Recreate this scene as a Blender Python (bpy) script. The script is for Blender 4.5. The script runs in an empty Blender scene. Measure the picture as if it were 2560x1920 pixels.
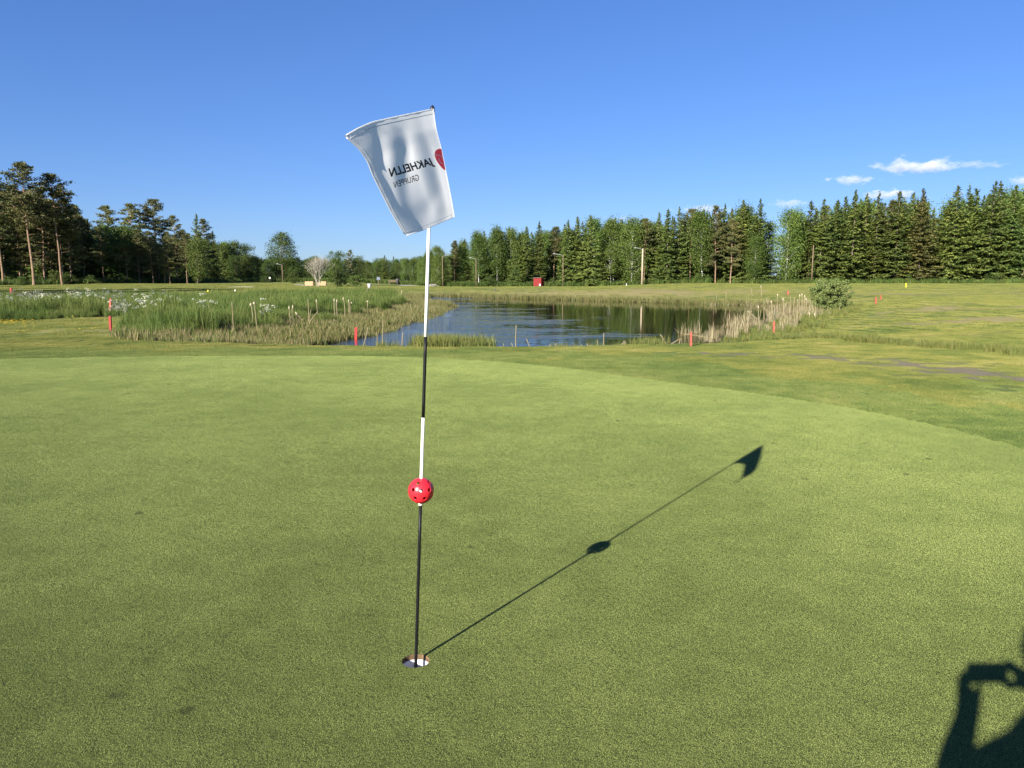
import bpy, bmesh, math, random
import numpy as np
from mathutils import Vector, Matrix

# ------------------------------------------------------------------ camera, sky, sun, exposure
SC = bpy.context.scene
COL = SC.collection
FPX, CXP, CYP, PITCH, HC = 1923.0, 1280.0, 960.0, math.radians(8.0), 1.5
cam_data = bpy.data.cameras.new('camera')
cam_data.sensor_width = 36.0
cam_data.lens = FPX / 2560.0 * 36.0
cam_data.clip_start = 0.02
cam_data.clip_end = 30000.0
cam = bpy.data.objects.new('camera', cam_data)
COL.objects.link(cam)
cam.location = (0, 0, HC)
cam.rotation_euler = (math.pi / 2 - PITCH, 0, 0)
SC.camera = cam

SUN_EL, SUN_AZ = math.radians(24.3), math.radians(33.0)      # light travels forward and to the right
SUN_DIR = Vector((-math.sin(SUN_AZ) * math.cos(SUN_EL), -math.cos(SUN_AZ) * math.cos(SUN_EL), math.sin(SUN_EL)))
world = bpy.data.worlds.new('World')
SC.world = world
world.use_nodes = True
wn = world.node_tree
wn.nodes.clear()
sky = wn.nodes.new('ShaderNodeTexSky')
sky.sky_type = 'NISHITA'
sky.sun_disc = False
sky.sun_elevation = SUN_EL
sky.sun_rotation = math.atan2(SUN_DIR.x, SUN_DIR.y)
sky.altitude = 100
sky.air_density = 1.0
sky.dust_density = 0.0
sky.ozone_density = 3.0
hsv = wn.nodes.new('ShaderNodeHueSaturation')
hsv.inputs['Saturation'].default_value = 1.12
tint = wn.nodes.new('ShaderNodeMix')                    # white balance of the picture: cooler sky
tint.data_type = 'RGBA'
tint.blend_type = 'MULTIPLY'
tint.inputs[0].default_value = 1.0
tint.inputs[7].default_value = (0.57, 0.655, 0.975, 1)
soft = wn.nodes.new('ShaderNodeGamma')                   # flatter tone curve from zenith to horizon
soft.inputs['Gamma'].default_value = 0.78
tint2 = wn.nodes.new('ShaderNodeMix')
tint2.data_type = 'RGBA'
tint2.blend_type = 'MULTIPLY'
tint2.inputs[0].default_value = 1.0
tint2.inputs[7].default_value = (0.68, 0.84, 1.02, 1)
bg = wn.nodes.new('ShaderNodeBackground')
bg.inputs['Strength'].default_value = 0.086
wo = wn.nodes.new('ShaderNodeOutputWorld')
wn.links.new(sky.outputs['Color'], hsv.inputs['Color'])
wn.links.new(hsv.outputs['Color'], tint.inputs[6])
wn.links.new(tint.outputs[2], soft.inputs['Color'])
wn.links.new(soft.outputs['Color'], tint2.inputs[6])
wn.links.new(tint2.outputs[2], bg.inputs['Color'])
wn.links.new(bg.outputs['Background'], wo.inputs['Surface'])

sun_data = bpy.data.lights.new('sun', 'SUN')
sun_data.energy = 5.0
sun_data.angle = math.radians(0.5)
sun_data.color = (1.0, 0.92, 0.78)
sun = bpy.data.objects.new('sun', sun_data)
COL.objects.link(sun)
sun.location = (-20, -30, 30)
sun.rotation_euler = SUN_DIR.to_track_quat('Z', 'Y').to_euler()

vs = SC.view_settings
vs.view_transform = 'Standard'
vs.look = 'None'
vs.exposure = 1.3
vs.gamma = 1.0
vs.use_curve_mapping = False
cy = SC.cycles
cy.max_bounces = 8
cy.diffuse_bounces = 3
cy.glossy_bounces = 3
cy.transmission_bounces = 4
cy.transparent_max_bounces = 8
cy.volume_bounces = 4
cy.sample_clamp_indirect = 6.0

rng = np.random.default_rng(7)
random.seed(7)


# ------------------------------------------------------------------ pixel rays (2560x1920 frame)
CP, SP = math.cos(PITCH), math.sin(PITCH)


def ray(px, py):
    u, v = (px - CXP) / FPX, (CYP - py) / FPX
    return np.array([u, CP + v * SP, v * CP - SP])


def at_y(px, py, Y):
    d = ray(px, py)
    t = Y / d[1]
    return np.array([d[0] * t, Y, HC + d[2] * t])


def at_z(px, py, z):
    d = ray(px, py)
    t = (z - HC) / d[2]
    return np.array([d[0] * t, d[1] * t, z])


def sstep(a, b, x):
    t = np.clip((x - a) / (b - a), 0, 1)
    return t * t * (3 - 2 * t)


def wob(x, y, s, seed=0):
    """cheap smooth noise in about -1..1"""
    r = np.random.default_rng(seed)
    out = 0
    for k in range(6):
        a = r.uniform(0, 6.283)
        f = r.uniform(0.6, 1.7) / s * 6.283
        out = out + np.sin((x * math.cos(a) + y * math.sin(a)) * f + r.uniform(0, 6.283))
    return out / 3.2


def poly_sd(poly, x, y):
    """signed distance to a polygon, negative inside"""
    x = np.asarray(x, float)
    y = np.asarray(y, float)
    d2 = np.full(x.shape, 1e18)
    inside = np.zeros(x.shape, bool)
    n = len(poly)
    for i in range(n):
        ax, ay = poly[i]
        bx, by = poly[(i + 1) % n]
        ex, ey = bx - ax, by - ay
        t = np.clip(((x - ax) * ex + (y - ay) * ey) / (ex * ex + ey * ey + 1e-12), 0, 1)
        d2 = np.minimum(d2, (x - ax - t * ex) ** 2 + (y - ay - t * ey) ** 2)
        c = ((ay > y) != (by > y))
        with np.errstate(divide='ignore', invalid='ignore'):
            xi = ax + (y - ay) * ex / (ey if ey != 0 else 1e-12)
        inside ^= c & (x < xi)
    d = np.sqrt(d2)
    return np.where(inside, -d, d)


ZW = -0.8                                     # pond surface
pond_px = [(705, 876), (760, 869), (833, 854), (900, 838), (960, 820), (1010, 805), (1060, 790), (1100, 775), (1122, 766), (1075, 757),
           (1050, 746), (1078, 741), (1160, 743), (1240, 745), (1400, 750), (1600, 756), (1850, 763), (1985, 767), (2000, 776),
           (1960, 795), (1900, 812), (1850, 828), (1805, 840), (1770, 856), (1720, 872), (1650, 880), (1500, 886), (1300, 890), (1100, 890), (900, 886)]
POND = [tuple(at_z(px, py, ZW)[:2]) for px, py in pond_px]
green_px = [(-300, 905), (0, 897), (300, 892), (600, 889), (900, 889), (1157, 897), (1400, 917), (1620, 948), (1900, 984), (2199, 1030),
            (2560, 1117), (2900, 1240)]
GREEN = [tuple(at_z(px, py, 0)[:2]) for px, py in green_px] + [(5.2, 1.0), (4.0, -3.0), (-4, -6), (-14, -4), (-17, 5)]


def smooth_poly(poly, it=3):
    p = list(poly)
    for _ in range(it):
        q = []
        for i in range(len(p)):
            a, b = np.array(p[i]), np.array(p[(i + 1) % len(p)])
            q += [tuple(a * .75 + b * .25), tuple(a * .25 + b * .75)]
        p = q
    return p


GREEN = smooth_poly(GREEN, 2)
POND = smooth_poly(POND, 1)


def base_height(x, y):
    z = -0.12 * sstep(14.3, 18.0, y)
    left = 1 - sstep(-8, 1, x)
    z = z - 0.30 * sstep(17, 27, y) * (1 - sstep(38, 80, y)) * left
    z = z + 0.25 * sstep(80, 135, y)
    z = z - 0.60 * sstep(-45, -15, x) * (1 - sstep(8, 36, x)) * sstep(95, 140, y)
    z = z + 0.28 * np.exp(-((x - 21) / 9) ** 2 - ((y - 40) / 16) ** 2)
    z = z + 0.05 * wob(x, y, 21, 3) * sstep(15, 30, y) + 0.018 * wob(x, y, 6, 4) * sstep(14, 20, y)
    z = z + 0.6 * sstep(250, 1500, y)
    return z


def height(x, y):
    x = np.asarray(x, float)
    y = np.asarray(y, float)
    b = base_height(x, y)
    d = poly_sd(POND, x, y)
    bank = 5.2 + 9.0 * sstep(40, 70, y) + 2.0 * sstep(6, 12, x) * (1 - sstep(45, 60, y)) + 1.5 * (1 - sstep(-9, -3, x)) * sstep(26, 34, y)
    w = sstep(0, 1, np.clip(d / bank, 0, 1) ** 0.9)
    out = (ZW + 0.03) * (1 - w) + b * w + 0.02 * wob(x, y, 1.7, 9) * (d > 0.2) * (d < 9) * (y > 18)
    ins = ZW + 0.03 - np.minimum(0.7, 0.35 * np.abs(d))
    return np.where(d > 0, out, ins)


def hh(x, y):
    return float(height(np.array([x]), np.array([y]))[0])


def hit(px, py, y0=5.0, y1=400.0):
    d = ray(px, py)
    Y = np.geomspace(y0, y1, 1500)
    t = Y / d[1]
    z = HC + d[2] * t
    g = height(d[0] * t, Y)
    k = np.argmax(z < g)
    if not (z < g).any():
        k = len(Y) - 1
    return np.array([d[0] * t[k], Y[k], g[k]])


# ------------------------------------------------------------------ mesh + object helpers
class MB:
    def __init__(self):
        self.v, self.f, self.m, self.n = [], [], [], 0

    def add(self, verts, faces, mat=0):
        verts = np.asarray(verts, float).reshape(-1, 3)
        self.v.append(verts)
        n = self.n
        self.f += [[i + n for i in f] for f in faces]
        self.m += [mat] * len(faces)
        self.n += len(verts)

    def rhombs(self, c, d, w, mat=0):
        """quads c-d, c+w, c+d, c-w"""
        c, d, w = (np.asarray(a, float).reshape(-1, 3) for a in (c, d, w))
        k = len(c)
        if k == 0:
            return
        vv = np.stack([c - d, c + w, c + d, c - w], 1).reshape(-1, 3)
        idx = np.arange(k * 4).reshape(-1, 4) + self.n
        self.v.append(vv)
        self.f += idx.tolist()
        self.m += [mat] * k
        self.n += 4 * k

    def tris(self, a, b, c, mat=0):
        a, b, c = (np.asarray(q, float).reshape(-1, 3) for q in (a, b, c))
        k = len(a)
        self.v.append(np.stack([a, b, c], 1).reshape(-1, 3))
        self.f += (np.arange(k * 3).reshape(-1, 3) + self.n).tolist()
        self.m += [mat] * k
        self.n += 3 * k

    def tube(self, pts, radii, sides=6, mat=0, cap=True):
        pts = np.asarray(pts, float)
        n = len(pts)
        radii = np.broadcast_to(np.asarray(radii, float), (n,))
        tang = np.gradient(pts, axis=0)
        tang /= np.linalg.norm(tang, axis=1)[:, None] + 1e-12
        ref = np.array([1.0, 0, 0]) if abs(tang[0][0]) < 0.8 else np.array([0, 1.0, 0])
        vv = []
        for i in range(n):
            a = np.cross(tang[i], ref)
            a /= np.linalg.norm(a) + 1e-12
            b = np.cross(tang[i], a)
            ang = np.arange(sides) * 2 * math.pi / sides
            vv.append(pts[i] + radii[i] * (np.cos(ang)[:, None] * a + np.sin(ang)[:, None] * b))
        fs = []
        for i in range(n - 1):
            for j in range(sides):
                k = (j + 1) % sides
                fs.append([i * sides + j, i * sides + k, (i + 1) * sides + k, (i + 1) * sides + j])
        if cap:
            fs.append(list(range(sides))[::-1])
            fs.append([(n - 1) * sides + j for j in range(sides)])
        self.add(np.concatenate(vv), fs, mat)

    def box(self, lo, hi, mat=0, taper=1.0, rot=None, origin=(0, 0, 0)):
        lo, hi = np.array(lo, float), np.array(hi, float)
        c = (lo + hi) / 2
        vv = []
        for z in (0, 1):
            s = 1 if z == 0 else taper
            for x, y in ((0, 0), (1, 0), (1, 1), (0, 1)):
                vv.append([c[0] + (lo[0] - c[0]) * s * (1 - 2 * x), c[1] + (lo[1] - c[1]) * s * (1 - 2 * y), (lo[2], hi[2])[z]])
        vv = np.array(vv)
        if rot is not None:
            vv = vv @ np.array(rot).T
        vv = vv + np.array(origin)
        self.add(vv, [[3, 2, 1, 0], [4, 5, 6, 7], [0, 1, 5, 4], [1, 2, 6, 5], [2, 3, 7, 6], [3, 0, 4, 7]], mat)

    def mesh(self, name, mats, smooth=False):
        me = bpy.data.meshes.new(name)
        v = np.concatenate(self.v) if self.v else np.zeros((0, 3))
        me.from_pydata(v.tolist(), [], self.f)
        for m in (mats if isinstance(mats, (list, tuple)) else [mats]):
            me.materials.append(m)
        if any(self.m):
            me.polygons.foreach_set('material_index', self.m)
        if smooth:
            me.polygons.foreach_set('use_smooth', [True] * len(me.polygons))
        me.update()
        return me

    def build(self, name, mats, parent=None, smooth=False, bevel=0):
        o = obj(name, self.mesh(name, mats, smooth), parent)
        if bevel:
            b = o.modifiers.new('bevel', 'BEVEL')
            b.width = bevel
            b.segments = 2
        return o


def obj(name, me, parent=None):
    o = bpy.data.objects.new(name, me)
    COL.objects.link(o)
    if parent is not None:
        o.parent = parent
    return o


def tag(o, label=None, cat=None, group=None, kind=None):
    for k, v in (('label', label), ('category', cat), ('group', group), ('kind', kind)):
        if v:
            o[k] = v
    return o


def thing(name, label, cat, loc=(0, 0, 0), rz=0.0, group=None):
    o = bpy.data.objects.new(name, None)
    o.empty_display_size = 0.2
    COL.objects.link(o)
    o.location = [float(c) for c in loc]
    o.rotation_euler = (0, 0, rz)
    return tag(o, label, cat, group)


# ------------------------------------------------------------------ materials
def new_mat(name):
    m = bpy.data.materials.new(name)
    m.use_nodes = True
    nt = m.node_tree
    nt.nodes.clear()
    out = nt.nodes.new('ShaderNodeOutputMaterial')
    return m, nt, out


def N(nt, t, **kw):
    n = nt.nodes.new(t)
    for k, v in kw.items():
        setattr(n, k, v)
    return n


def noise(nt, vec, scale, detail=3, rough=0.55, dist=0.0):
    n = N(nt, 'ShaderNodeTexNoise')
    n.inputs['Scale'].default_value = scale
    n.inputs['Detail'].default_value = detail
    n.inputs['Roughness'].default_value = rough
    n.inputs['Distortion'].default_value = dist
    if vec is not None:
        nt.links.new(vec, n.inputs['Vector'])
    return n.outputs['Fac']


def ramp(nt, fac, stops):
    r = N(nt, 'ShaderNodeValToRGB')
    while len(r.color_ramp.elements) < len(stops):
        r.color_ramp.elements.new(0.5)
    for e, (p, c) in zip(r.color_ramp.elements, stops):
        e.position = p
        e.color = (*c, 1) if len(c) == 3 else c
    nt.links.new(fac, r.inputs['Fac'])
    return r.outputs['Color']


def maprange(nt, val, a, b, lo=0.0, hi=1.0, smooth=True):
    n = N(nt, 'ShaderNodeMapRange')
    n.interpolation_type = 'SMOOTHSTEP' if smooth else 'LINEAR'
    n.inputs['From Min'].default_value = a
    n.inputs['From Max'].default_value = b
    n.inputs['To Min'].default_value = lo
    n.inputs['To Max'].default_value = hi
    nt.links.new(val, n.inputs['Value'])
    return n.outputs['Result']


def mathn(nt, op, a, b=None):
    n = N(nt, 'ShaderNodeMath', operation=op)
    for i, s in enumerate((a, b)):
        if s is None:
            continue
        if isinstance(s, (int, float)):
            n.inputs[i].default_value = s
        else:
            nt.links.new(s, n.inputs[i])
    return n.outputs[0]


def mixc(nt, fac, a, b, blend='MIX'):
    n = N(nt, 'ShaderNodeMix', data_type='RGBA', blend_type=blend)
    for s, idx in ((fac, 0), (a, 6), (b, 7)):
        if isinstance(s, (int, float)):
            n.inputs[idx].default_value = s
        elif isinstance(s, tuple):
            n.inputs[idx].default_value = (*s, 1)
        else:
            nt.links.new(s, n.inputs[idx])
    return n.outputs[2]


def pos(nt):
    return N(nt, 'ShaderNodeNewGeometry').outputs['Position']


def bump(nt, h, strength, dist=0.01):
    b = N(nt, 'ShaderNodeBump')
    b.inputs['Strength'].default_value = strength
    b.inputs['Distance'].default_value = dist
    nt.links.new(h, b.inputs['Height'])
    return b.outputs['Normal']


def principled(nt, out, color, rough=0.6, spec=0.3, normal=None, **kw):
    p = N(nt, 'ShaderNodeBsdfPrincipled')
    if isinstance(color, tuple):
        p.inputs['Base Color'].default_value = (*color, 1)
    else:
        nt.links.new(color, p.inputs['Base Color'])
    if isinstance(rough, (int, float)):
        p.inputs['Roughness'].default_value = rough
    else:
        nt.links.new(rough, p.inputs['Roughness'])
    p.inputs['Specular IOR Level'].default_value = spec
    for k, v in kw.items():
        p.inputs[k].default_value = v
    if normal is not None:
        nt.links.new(normal, p.inputs['Normal'])
    if out is not None:
        nt.links.new(p.outputs[0], out.inputs['Surface'])
    return p


def plain(name, color, rough=0.5, spec=0.4, vary=0.12, scale=8.0, bmp=0.0):
    m, nt, out = new_mat(name)
    tc = N(nt, 'ShaderNodeTexCoord').outputs['Object']
    f = noise(nt, tc, scale, 4)
    lo = tuple(c * (1 - vary) for c in color)
    hi = tuple(min(1, c * (1 + vary)) for c in color)
    c = ramp(nt, f, [(0.3, lo), (0.7, hi)])
    nrm = bump(nt, noise(nt, tc, scale * 6, 3), bmp, 0.003) if bmp else None
    principled(nt, out, c, rough, spec, nrm)
    return m


def leaf_mat(name, stops, trans=0.3, world_scale=0.0, tint=None, obj_var=0.25, rough=0.6):
    """foliage: colour differs leaf by leaf, plant by plant, clump by clump; some light passes through"""
    m, nt, out = new_mat(name)
    g = N(nt, 'ShaderNodeNewGeometry')
    c = ramp(nt, g.outputs['Random Per Island'], stops)
    if world_scale:
        f = noise(nt, g.outputs['Position'], world_scale, 3)
        c = mixc(nt, maprange(nt, f, 0.35, 0.65), c, mixc(nt, 1.0, c, tint or (0.8, 0.8, 0.8), 'MULTIPLY'))
    if obj_var:
        oi = N(nt, 'ShaderNodeObjectInfo')
        h = N(nt, 'ShaderNodeHueSaturation')
        nt.links.new(maprange(nt, oi.outputs['Random'], 0, 1, 1 - obj_var, 1 + obj_var, False), h.inputs['Value'])
        r2 = mathn(nt, 'FRACT', mathn(nt, 'MULTIPLY', oi.outputs['Random'], 17.31))
        nt.links.new(maprange(nt, r2, 0, 1, 0.485, 0.515, False), h.inputs['Hue'])
        nt.links.new(c, h.inputs['Color'])
        c = h.outputs['Color']
    p = principled(nt, None, c, rough, 0.25)
    t = N(nt, 'ShaderNodeBsdfTranslucent')
    nt.links.new(c, t.inputs['Color'])
    mx = N(nt, 'ShaderNodeMixShader')
    mx.inputs[0].default_value = trans
    nt.links.new(p.outputs[0], mx.inputs[1])
    nt.links.new(t.outputs[0], mx.inputs[2])
    nt.links.new(mx.outputs[0], out.inputs['Surface'])
    return m


def green_tone(nt, P):
    """soft patches of tone on the putting surface, with a few scuffs and ball marks"""
    big = noise(nt, P, 0.55, 4, 0.6)
    mid = noise(nt, P, 4.0, 3, 0.6)
    f = mathn(nt, 'ADD', mathn(nt, 'MULTIPLY', big, 0.6), mathn(nt, 'MULTIPLY', mid, 0.4))
    return maprange(nt, f, 0.36, 0.64)


def scuffs(nt, P):
    v = N(nt, 'ShaderNodeTexVoronoi')
    v.inputs['Scale'].default_value = 3.0
    nt.links.new(P, v.inputs['Vector'])
    wv = mathn(nt, 'ADD', v.outputs['Distance'], mathn(nt, 'MULTIPLY', mathn(nt, 'SUBTRACT', noise(nt, P, 25.0, 3), 0.5), 0.16))
    spot = maprange(nt, wv, 0.045, 0.115, 1.0, 0.0)
    keep = maprange(nt, noise(nt, P, 1.1, 2), 0.50, 0.54)
    return mathn(nt, 'MULTIPLY', spot, keep)


# putting green blades
m_green_blade, nt, out = new_mat('green_blade')
g = N(nt, 'ShaderNodeNewGeometry')
c = ramp(nt, g.outputs['Random Per Island'], [(0.0, (.205, .27, .076)), (.6, (.27, .34, .106)), (.95, (.32, .385, .132)), (1.0, (.43, .46, .23))])
c = mixc(nt, green_tone(nt, g.outputs['Position']), mixc(nt, 1.0, c, (.80, .84, .76), 'MULTIPLY'), mixc(nt, 1.0, c, (1.17, 1.14, 1.10), 'MULTIPLY'))
c = mixc(nt, mathn(nt, 'MULTIPLY', scuffs(nt, g.outputs['Position']), 0.8), c, (.035, .04, .02))
p = principled(nt, None, c, 0.5, 0.22)
t = N(nt, 'ShaderNodeBsdfTranslucent')
nt.links.new(c, t.inputs['Color'])
mx = N(nt, 'ShaderNodeMixShader')
mx.inputs[0].default_value = 0.06
nt.links.new(p.outputs[0], mx.inputs[1])
nt.links.new(t.outputs[0], mx.inputs[2])
nt.links.new(mx.outputs[0], out.inputs['Surface'])


def rough_tone(nt, P):
    f1 = noise(nt, P, 0.35, 5, 0.66, .4)
    f2 = noise(nt, P, 1.7, 5, 0.68)
    f = mathn(nt, 'ADD', mathn(nt, 'MULTIPLY', f1, 0.55), mathn(nt, 'MULTIPLY', f2, 0.45))
    c = ramp(nt, f, [(0.36, (.085, .125, .034)), (0.46, (.155, .185, .050)), (0.56, (.235, .24, .070)), (0.68, (.33, .285, .135))])
    return c


def collar_tone(nt, P):
    f = mathn(nt, 'ADD', mathn(nt, 'MULTIPLY', noise(nt, P, 0.5, 5, .65, .4), .6), mathn(nt, 'MULTIPLY', noise(nt, P, 3.0, 4, .65), .4))
    return ramp(nt, f, [(.36, (.088, .132, .036)), (.5, (.148, .195, .055)), (.64, (.235, .25, .086))])


m_collar_blade = leaf_mat('collar_blade', [(0, (.8, .8, .8)), (1, (1, 1, 1))], .2, 0, None, 0)
nt = m_collar_blade.node_tree
g = N(nt, 'ShaderNodeNewGeometry')
c = mixc(nt, 1.0, collar_tone(nt, g.outputs['Position']), ramp(nt, g.outputs['Random Per Island'], [(0, (.75, .78, .7)), (1, (1.25, 1.2, 1.1))]), 'MULTIPLY')
for n_ in nt.nodes:
    if n_.type == 'BSDF_PRINCIPLED':
        nt.links.new(c, n_.inputs['Base Color'])
    if n_.type == 'BSDF_TRANSLUCENT':
        nt.links.new(c, n_.inputs['Color'])

m_rough_blade, nt, out = new_mat('rough_blade')
g = N(nt, 'ShaderNodeNewGeometry')
c = rough_tone(nt, g.outputs['Position'])
c = mixc(nt, 1.0, c, ramp(nt, g.outputs['Random Per Island'], [(0, (.75, .78, .7)), (1, (1.25, 1.2, 1.1))]), 'MULTIPLY')
p = principled(nt, None, c, 0.55, 0.2)
t = N(nt, 'ShaderNodeBsdfTranslucent')
nt.links.new(c, t.inputs['Color'])
mx = N(nt, 'ShaderNodeMixShader')
mx.inputs[0].default_value = 0.25
nt.links.new(p.outputs[0], mx.inputs[1])
nt.links.new(t.outputs[0], mx.inputs[2])
nt.links.new(mx.outputs[0], out.inputs['Surface'])

# the ground sheet
m_ground, nt, out = new_mat('ground_turf')
P = pos(nt)


def attr(nt, name):
    a = N(nt, 'ShaderNodeAttribute')
    a.attribute_name = name
    return a.outputs['Fac']


c_green = mixc(nt, green_tone(nt, P), (.060, .072, .022), (.075, .088, .028))
c_rough = rough_tone(nt, P)
gd = mathn(nt, 'ADD', attr(nt, 'green_distance'), mathn(nt, 'MULTIPLY', mathn(nt, 'SUBTRACT', noise(nt, P, 6, 3), .5), .05))
c = mixc(nt, maprange(nt, gd, -0.03, 0.03), c_green, mixc(nt, maprange(nt, mathn(nt, 'ADD', gd, mathn(nt, 'MULTIPLY', mathn(nt, 'SUBTRACT', noise(nt, P, .7, 4), .5), 3.0)), 1.2, 3.2), collar_tone(nt, P), c_rough))
brk = noise(nt, P, 1.6, 5, 0.7)
dry = maprange(nt, mathn(nt, 'ADD', attr(nt, 'dry'), mathn(nt, 'MULTIPLY', mathn(nt, 'SUBTRACT', brk, .5), 1.4)), 0.35, 0.75)
c = mixc(nt, dry, c, (.29, .25, .11))
lush = maprange(nt, mathn(nt, 'ADD', attr(nt, 'lush'), mathn(nt, 'MULTIPLY', mathn(nt, 'SUBTRACT', brk, .5), 1.0)), 0.3, 0.8)
c = mixc(nt, lush, c, (.11, .155, .035))
brk2 = mathn(nt, 'ADD', mathn(nt, 'MULTIPLY', noise(nt, P, 7, 5, .75), .6), mathn(nt, 'MULTIPLY', brk, .4))
bare = maprange(nt, mathn(nt, 'ADD', attr(nt, 'bare'), mathn(nt, 'MULTIPLY', mathn(nt, 'SUBTRACT', brk2, .5), 3.0)), 0.35, 1.4, 0, .85)
c = mixc(nt, bare, c, mixc(nt, noise(nt, P, 9, 4), (.17, .135, .105), (.26, .215, .165)))
soil = attr(nt, 'soil')
c = mixc(nt, soil, c, mixc(nt, noise(nt, P, 3, 4), (.03, .028, .014), (.075, .07, .03)))
fine = noise(nt, P, 38, 4, 0.7)
c = mixc(nt, 1.0, c, ramp(nt, fine, [(.3, (.72, .74, .7)), (.7, (1.22, 1.2, 1.15))]), 'MULTIPLY')
hgt = mathn(nt, 'ADD', mathn(nt, 'MULTIPLY', noise(nt, P, 90, 2, .7), .3), noise(nt, P, 7, 4, .65))
principled(nt, out, c, 0.85, 0.1, bump(nt, hgt, 0.55, 0.05))

# water
m_water, nt, out = new_mat('pond_water')
P = pos(nt)
mp = N(nt, 'ShaderNodeMapping')
mp.inputs['Scale'].default_value = (1.0, 1.5, 1.0)
mp.inputs['Rotation'].default_value = (0, 0, 0.35)
nt.links.new(P, mp.inputs['Vector'])
rip = mathn(nt, 'ADD', noise(nt, mp.outputs[0], 2.6, 3, 0.55, 0.3), mathn(nt, 'MULTIPLY', noise(nt, mp.outputs[0], 9.0, 2), 0.35))
sep = N(nt, 'ShaderNodeSeparateXYZ')
nt.links.new(P, sep.inputs[0])
# wind reaches the open water by the near-left bank; the far right lies in the lee of the trees and reeds
lee = mathn(nt, 'ADD', mathn(nt, 'MULTIPLY', sep.outputs[0], 0.052), mathn(nt, 'MULTIPLY', sep.outputs[1], 0.0085))
mp3 = N(nt, 'ShaderNodeMapping')
mp3.inputs['Scale'].default_value = (0.5, 1.0, 1.0)
nt.links.new(P, mp3.inputs['Vector'])
lee = mathn(nt, 'ADD', lee, mathn(nt, 'MULTIPLY', mathn(nt, 'SUBTRACT', noise(nt, mp3.outputs[0], 0.30, 5, .72, .8), .5), 1.6))
amp = maprange(nt, lee, -0.05, 0.5, 1.0, 0.04)
hgt = mathn(nt, 'MULTIPLY', rip, amp)
principled(nt, out, (.012, .013, .007), 0.015, 0.5, bump(nt, hgt, 0.40, 0.09), IOR=1.333)

m_spruce = leaf_mat('spruce_needles', [(0, (.054, .088, .022)), (.6, (.108, .158, .040)), (1, (.165, .212, .06))], 0.12, 0.35, (1.18, 1.05, .85))
m_spruce_brown = leaf_mat('spruce_needles_brown', [(0, (.062, .074, .024)), (.6, (.12, .128, .042)), (1, (.18, .175, .06))], 0.12, 0.35, (1.1, 1.0, .85))
m_pine = leaf_mat('pine_needles', [(0, (.052, .070, .026)), (.6, (.105, .125, .046)), (1, (.165, .175, .07))], 0.12, 0.3, (1.12, .98, .8))
m_birch = leaf_mat('birch_leaves', [(0, (.075, .125, .024)), (.6, (.12, .178, .038)), (1, (.17, .225, .055))], 0.35, 0.25, (.8, .85, .8))
m_broad = leaf_mat('broad_leaves', [(0, (.05, .085, .017)), (.6, (.09, .135, .028)), (1, (.135, .18, .042))], 0.3, 0.25, (.8, .85, .8))
m_willow = leaf_mat('willow_leaves', [(0, (.10, .135, .036)), (.6, (.16, .20, .062)), (1, (.27, .30, .13))], 0.3, 0.8, (.8, .85, .75))
m_meadow = leaf_mat('meadow_blades', [(0, (.085, .13, .024)), (.5, (.14, .19, .04)), (.85, (.215, .255, .072)), (1, (.34, .32, .15))], 0.3, 0.55, (.60, .74, .60), 0.0)
m_sedge = leaf_mat('sedge_blades', [(0, (.10, .14, .03)), (.6, (.16, .20, .05)), (1, (.26, .25, .1))], 0.35, 0.5, (1.1, 1.0, .9), 0.0)
m_reed_tan = leaf_mat('dry_reed', [(0, (.17, .145, .08)), (.5, (.28, .24, .14)), (1, (.45, .40, .26))], 0.2, 0.7, (.85, .82, .75), 0.0)
m_reed_mix = leaf_mat('mixed_reed', [(0, (.09, .13, .028)), (.55, (.15, .18, .05)), (.72, (.23, .18, .09)), (1, (.38, .31, .18))], 0.25, 0.5, (.85, .85, .75), 0.0)
m_flower_white = leaf_mat('white_umbels', [(0, (.38, .40, .28)), (1, (.58, .58, .48))], 0.3, 0, None, 0.0)
m_flower_yellow = leaf_mat('yellow_flowers', [(0, (.40, .31, .03)), (1, (.55, .42, .05))], 0.2, 0, None, 0.0)


def bark(name, stops, scale=(6, 6, 1.5), bmp=0.6):
    m, nt, out = new_mat(name)
    mp = N(nt, 'ShaderNodeMapping')
    mp.inputs['Scale'].default_value = scale
    nt.links.new(N(nt, 'ShaderNodeTexCoord').outputs['Object'], mp.inputs['Vector'])
    f = noise(nt, mp.outputs[0], 1.0, 5, .65)
    principled(nt, out, ramp(nt, f, stops), 0.9, 0.15, bump(nt, f, bmp, .03))
    return m


m_bark = bark('grey_bark', [(.3, (.07, .055, .042)), (.7, (.19, .155, .125))])
m_bark_pine = bark('pine_bark', [(.3, (.14, .09, .06)), (.7, (.34, .235, .16))])
m_bark_birch = bark('birch_bark', [(.36, (.06, .055, .05)), (.44, (.55, .53, .49)), (.8, (.74, .72, .68))], (3, 3, 5), .2)
m_bark_dead = bark('dead_bark', [(.3, (.22, .20, .17)), (.7, (.42, .38, .33))])
m_post_wood = bark('weathered_post', [(.3, (.11, .08, .055)), (.7, (.22, .165, .115))], (20, 20, .6), .3)
m_post_pale = bark('pale_post', [(.3, (.30, .24, .175)), (.7, (.46, .38, .28))], (20, 20, .6), .3)
m_plank = bark('pale_timber', [(.3, (.36, .26, .15)), (.7, (.50, .38, .23))], (3, 20, 20), .3)
m_red_stake = plain('red_stake_paint', (.30, .035, .03), .65, .3, .2, 30, .3)
m_faded_stake = plain('faded_stake_paint', (.36, .095, .065), .75, .25, .25, 30, .3)
m_yellow = plain('yellow_paint', (.75, .58, .04), .6)
m_white_paint = plain('white_paint', (.80, .80, .77), .5)
m_dark_metal = plain('dark_metal', (.05, .05, .055), .5)
m_grey_metal = plain('grey_metal', (.42, .43, .45), .45)
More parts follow.
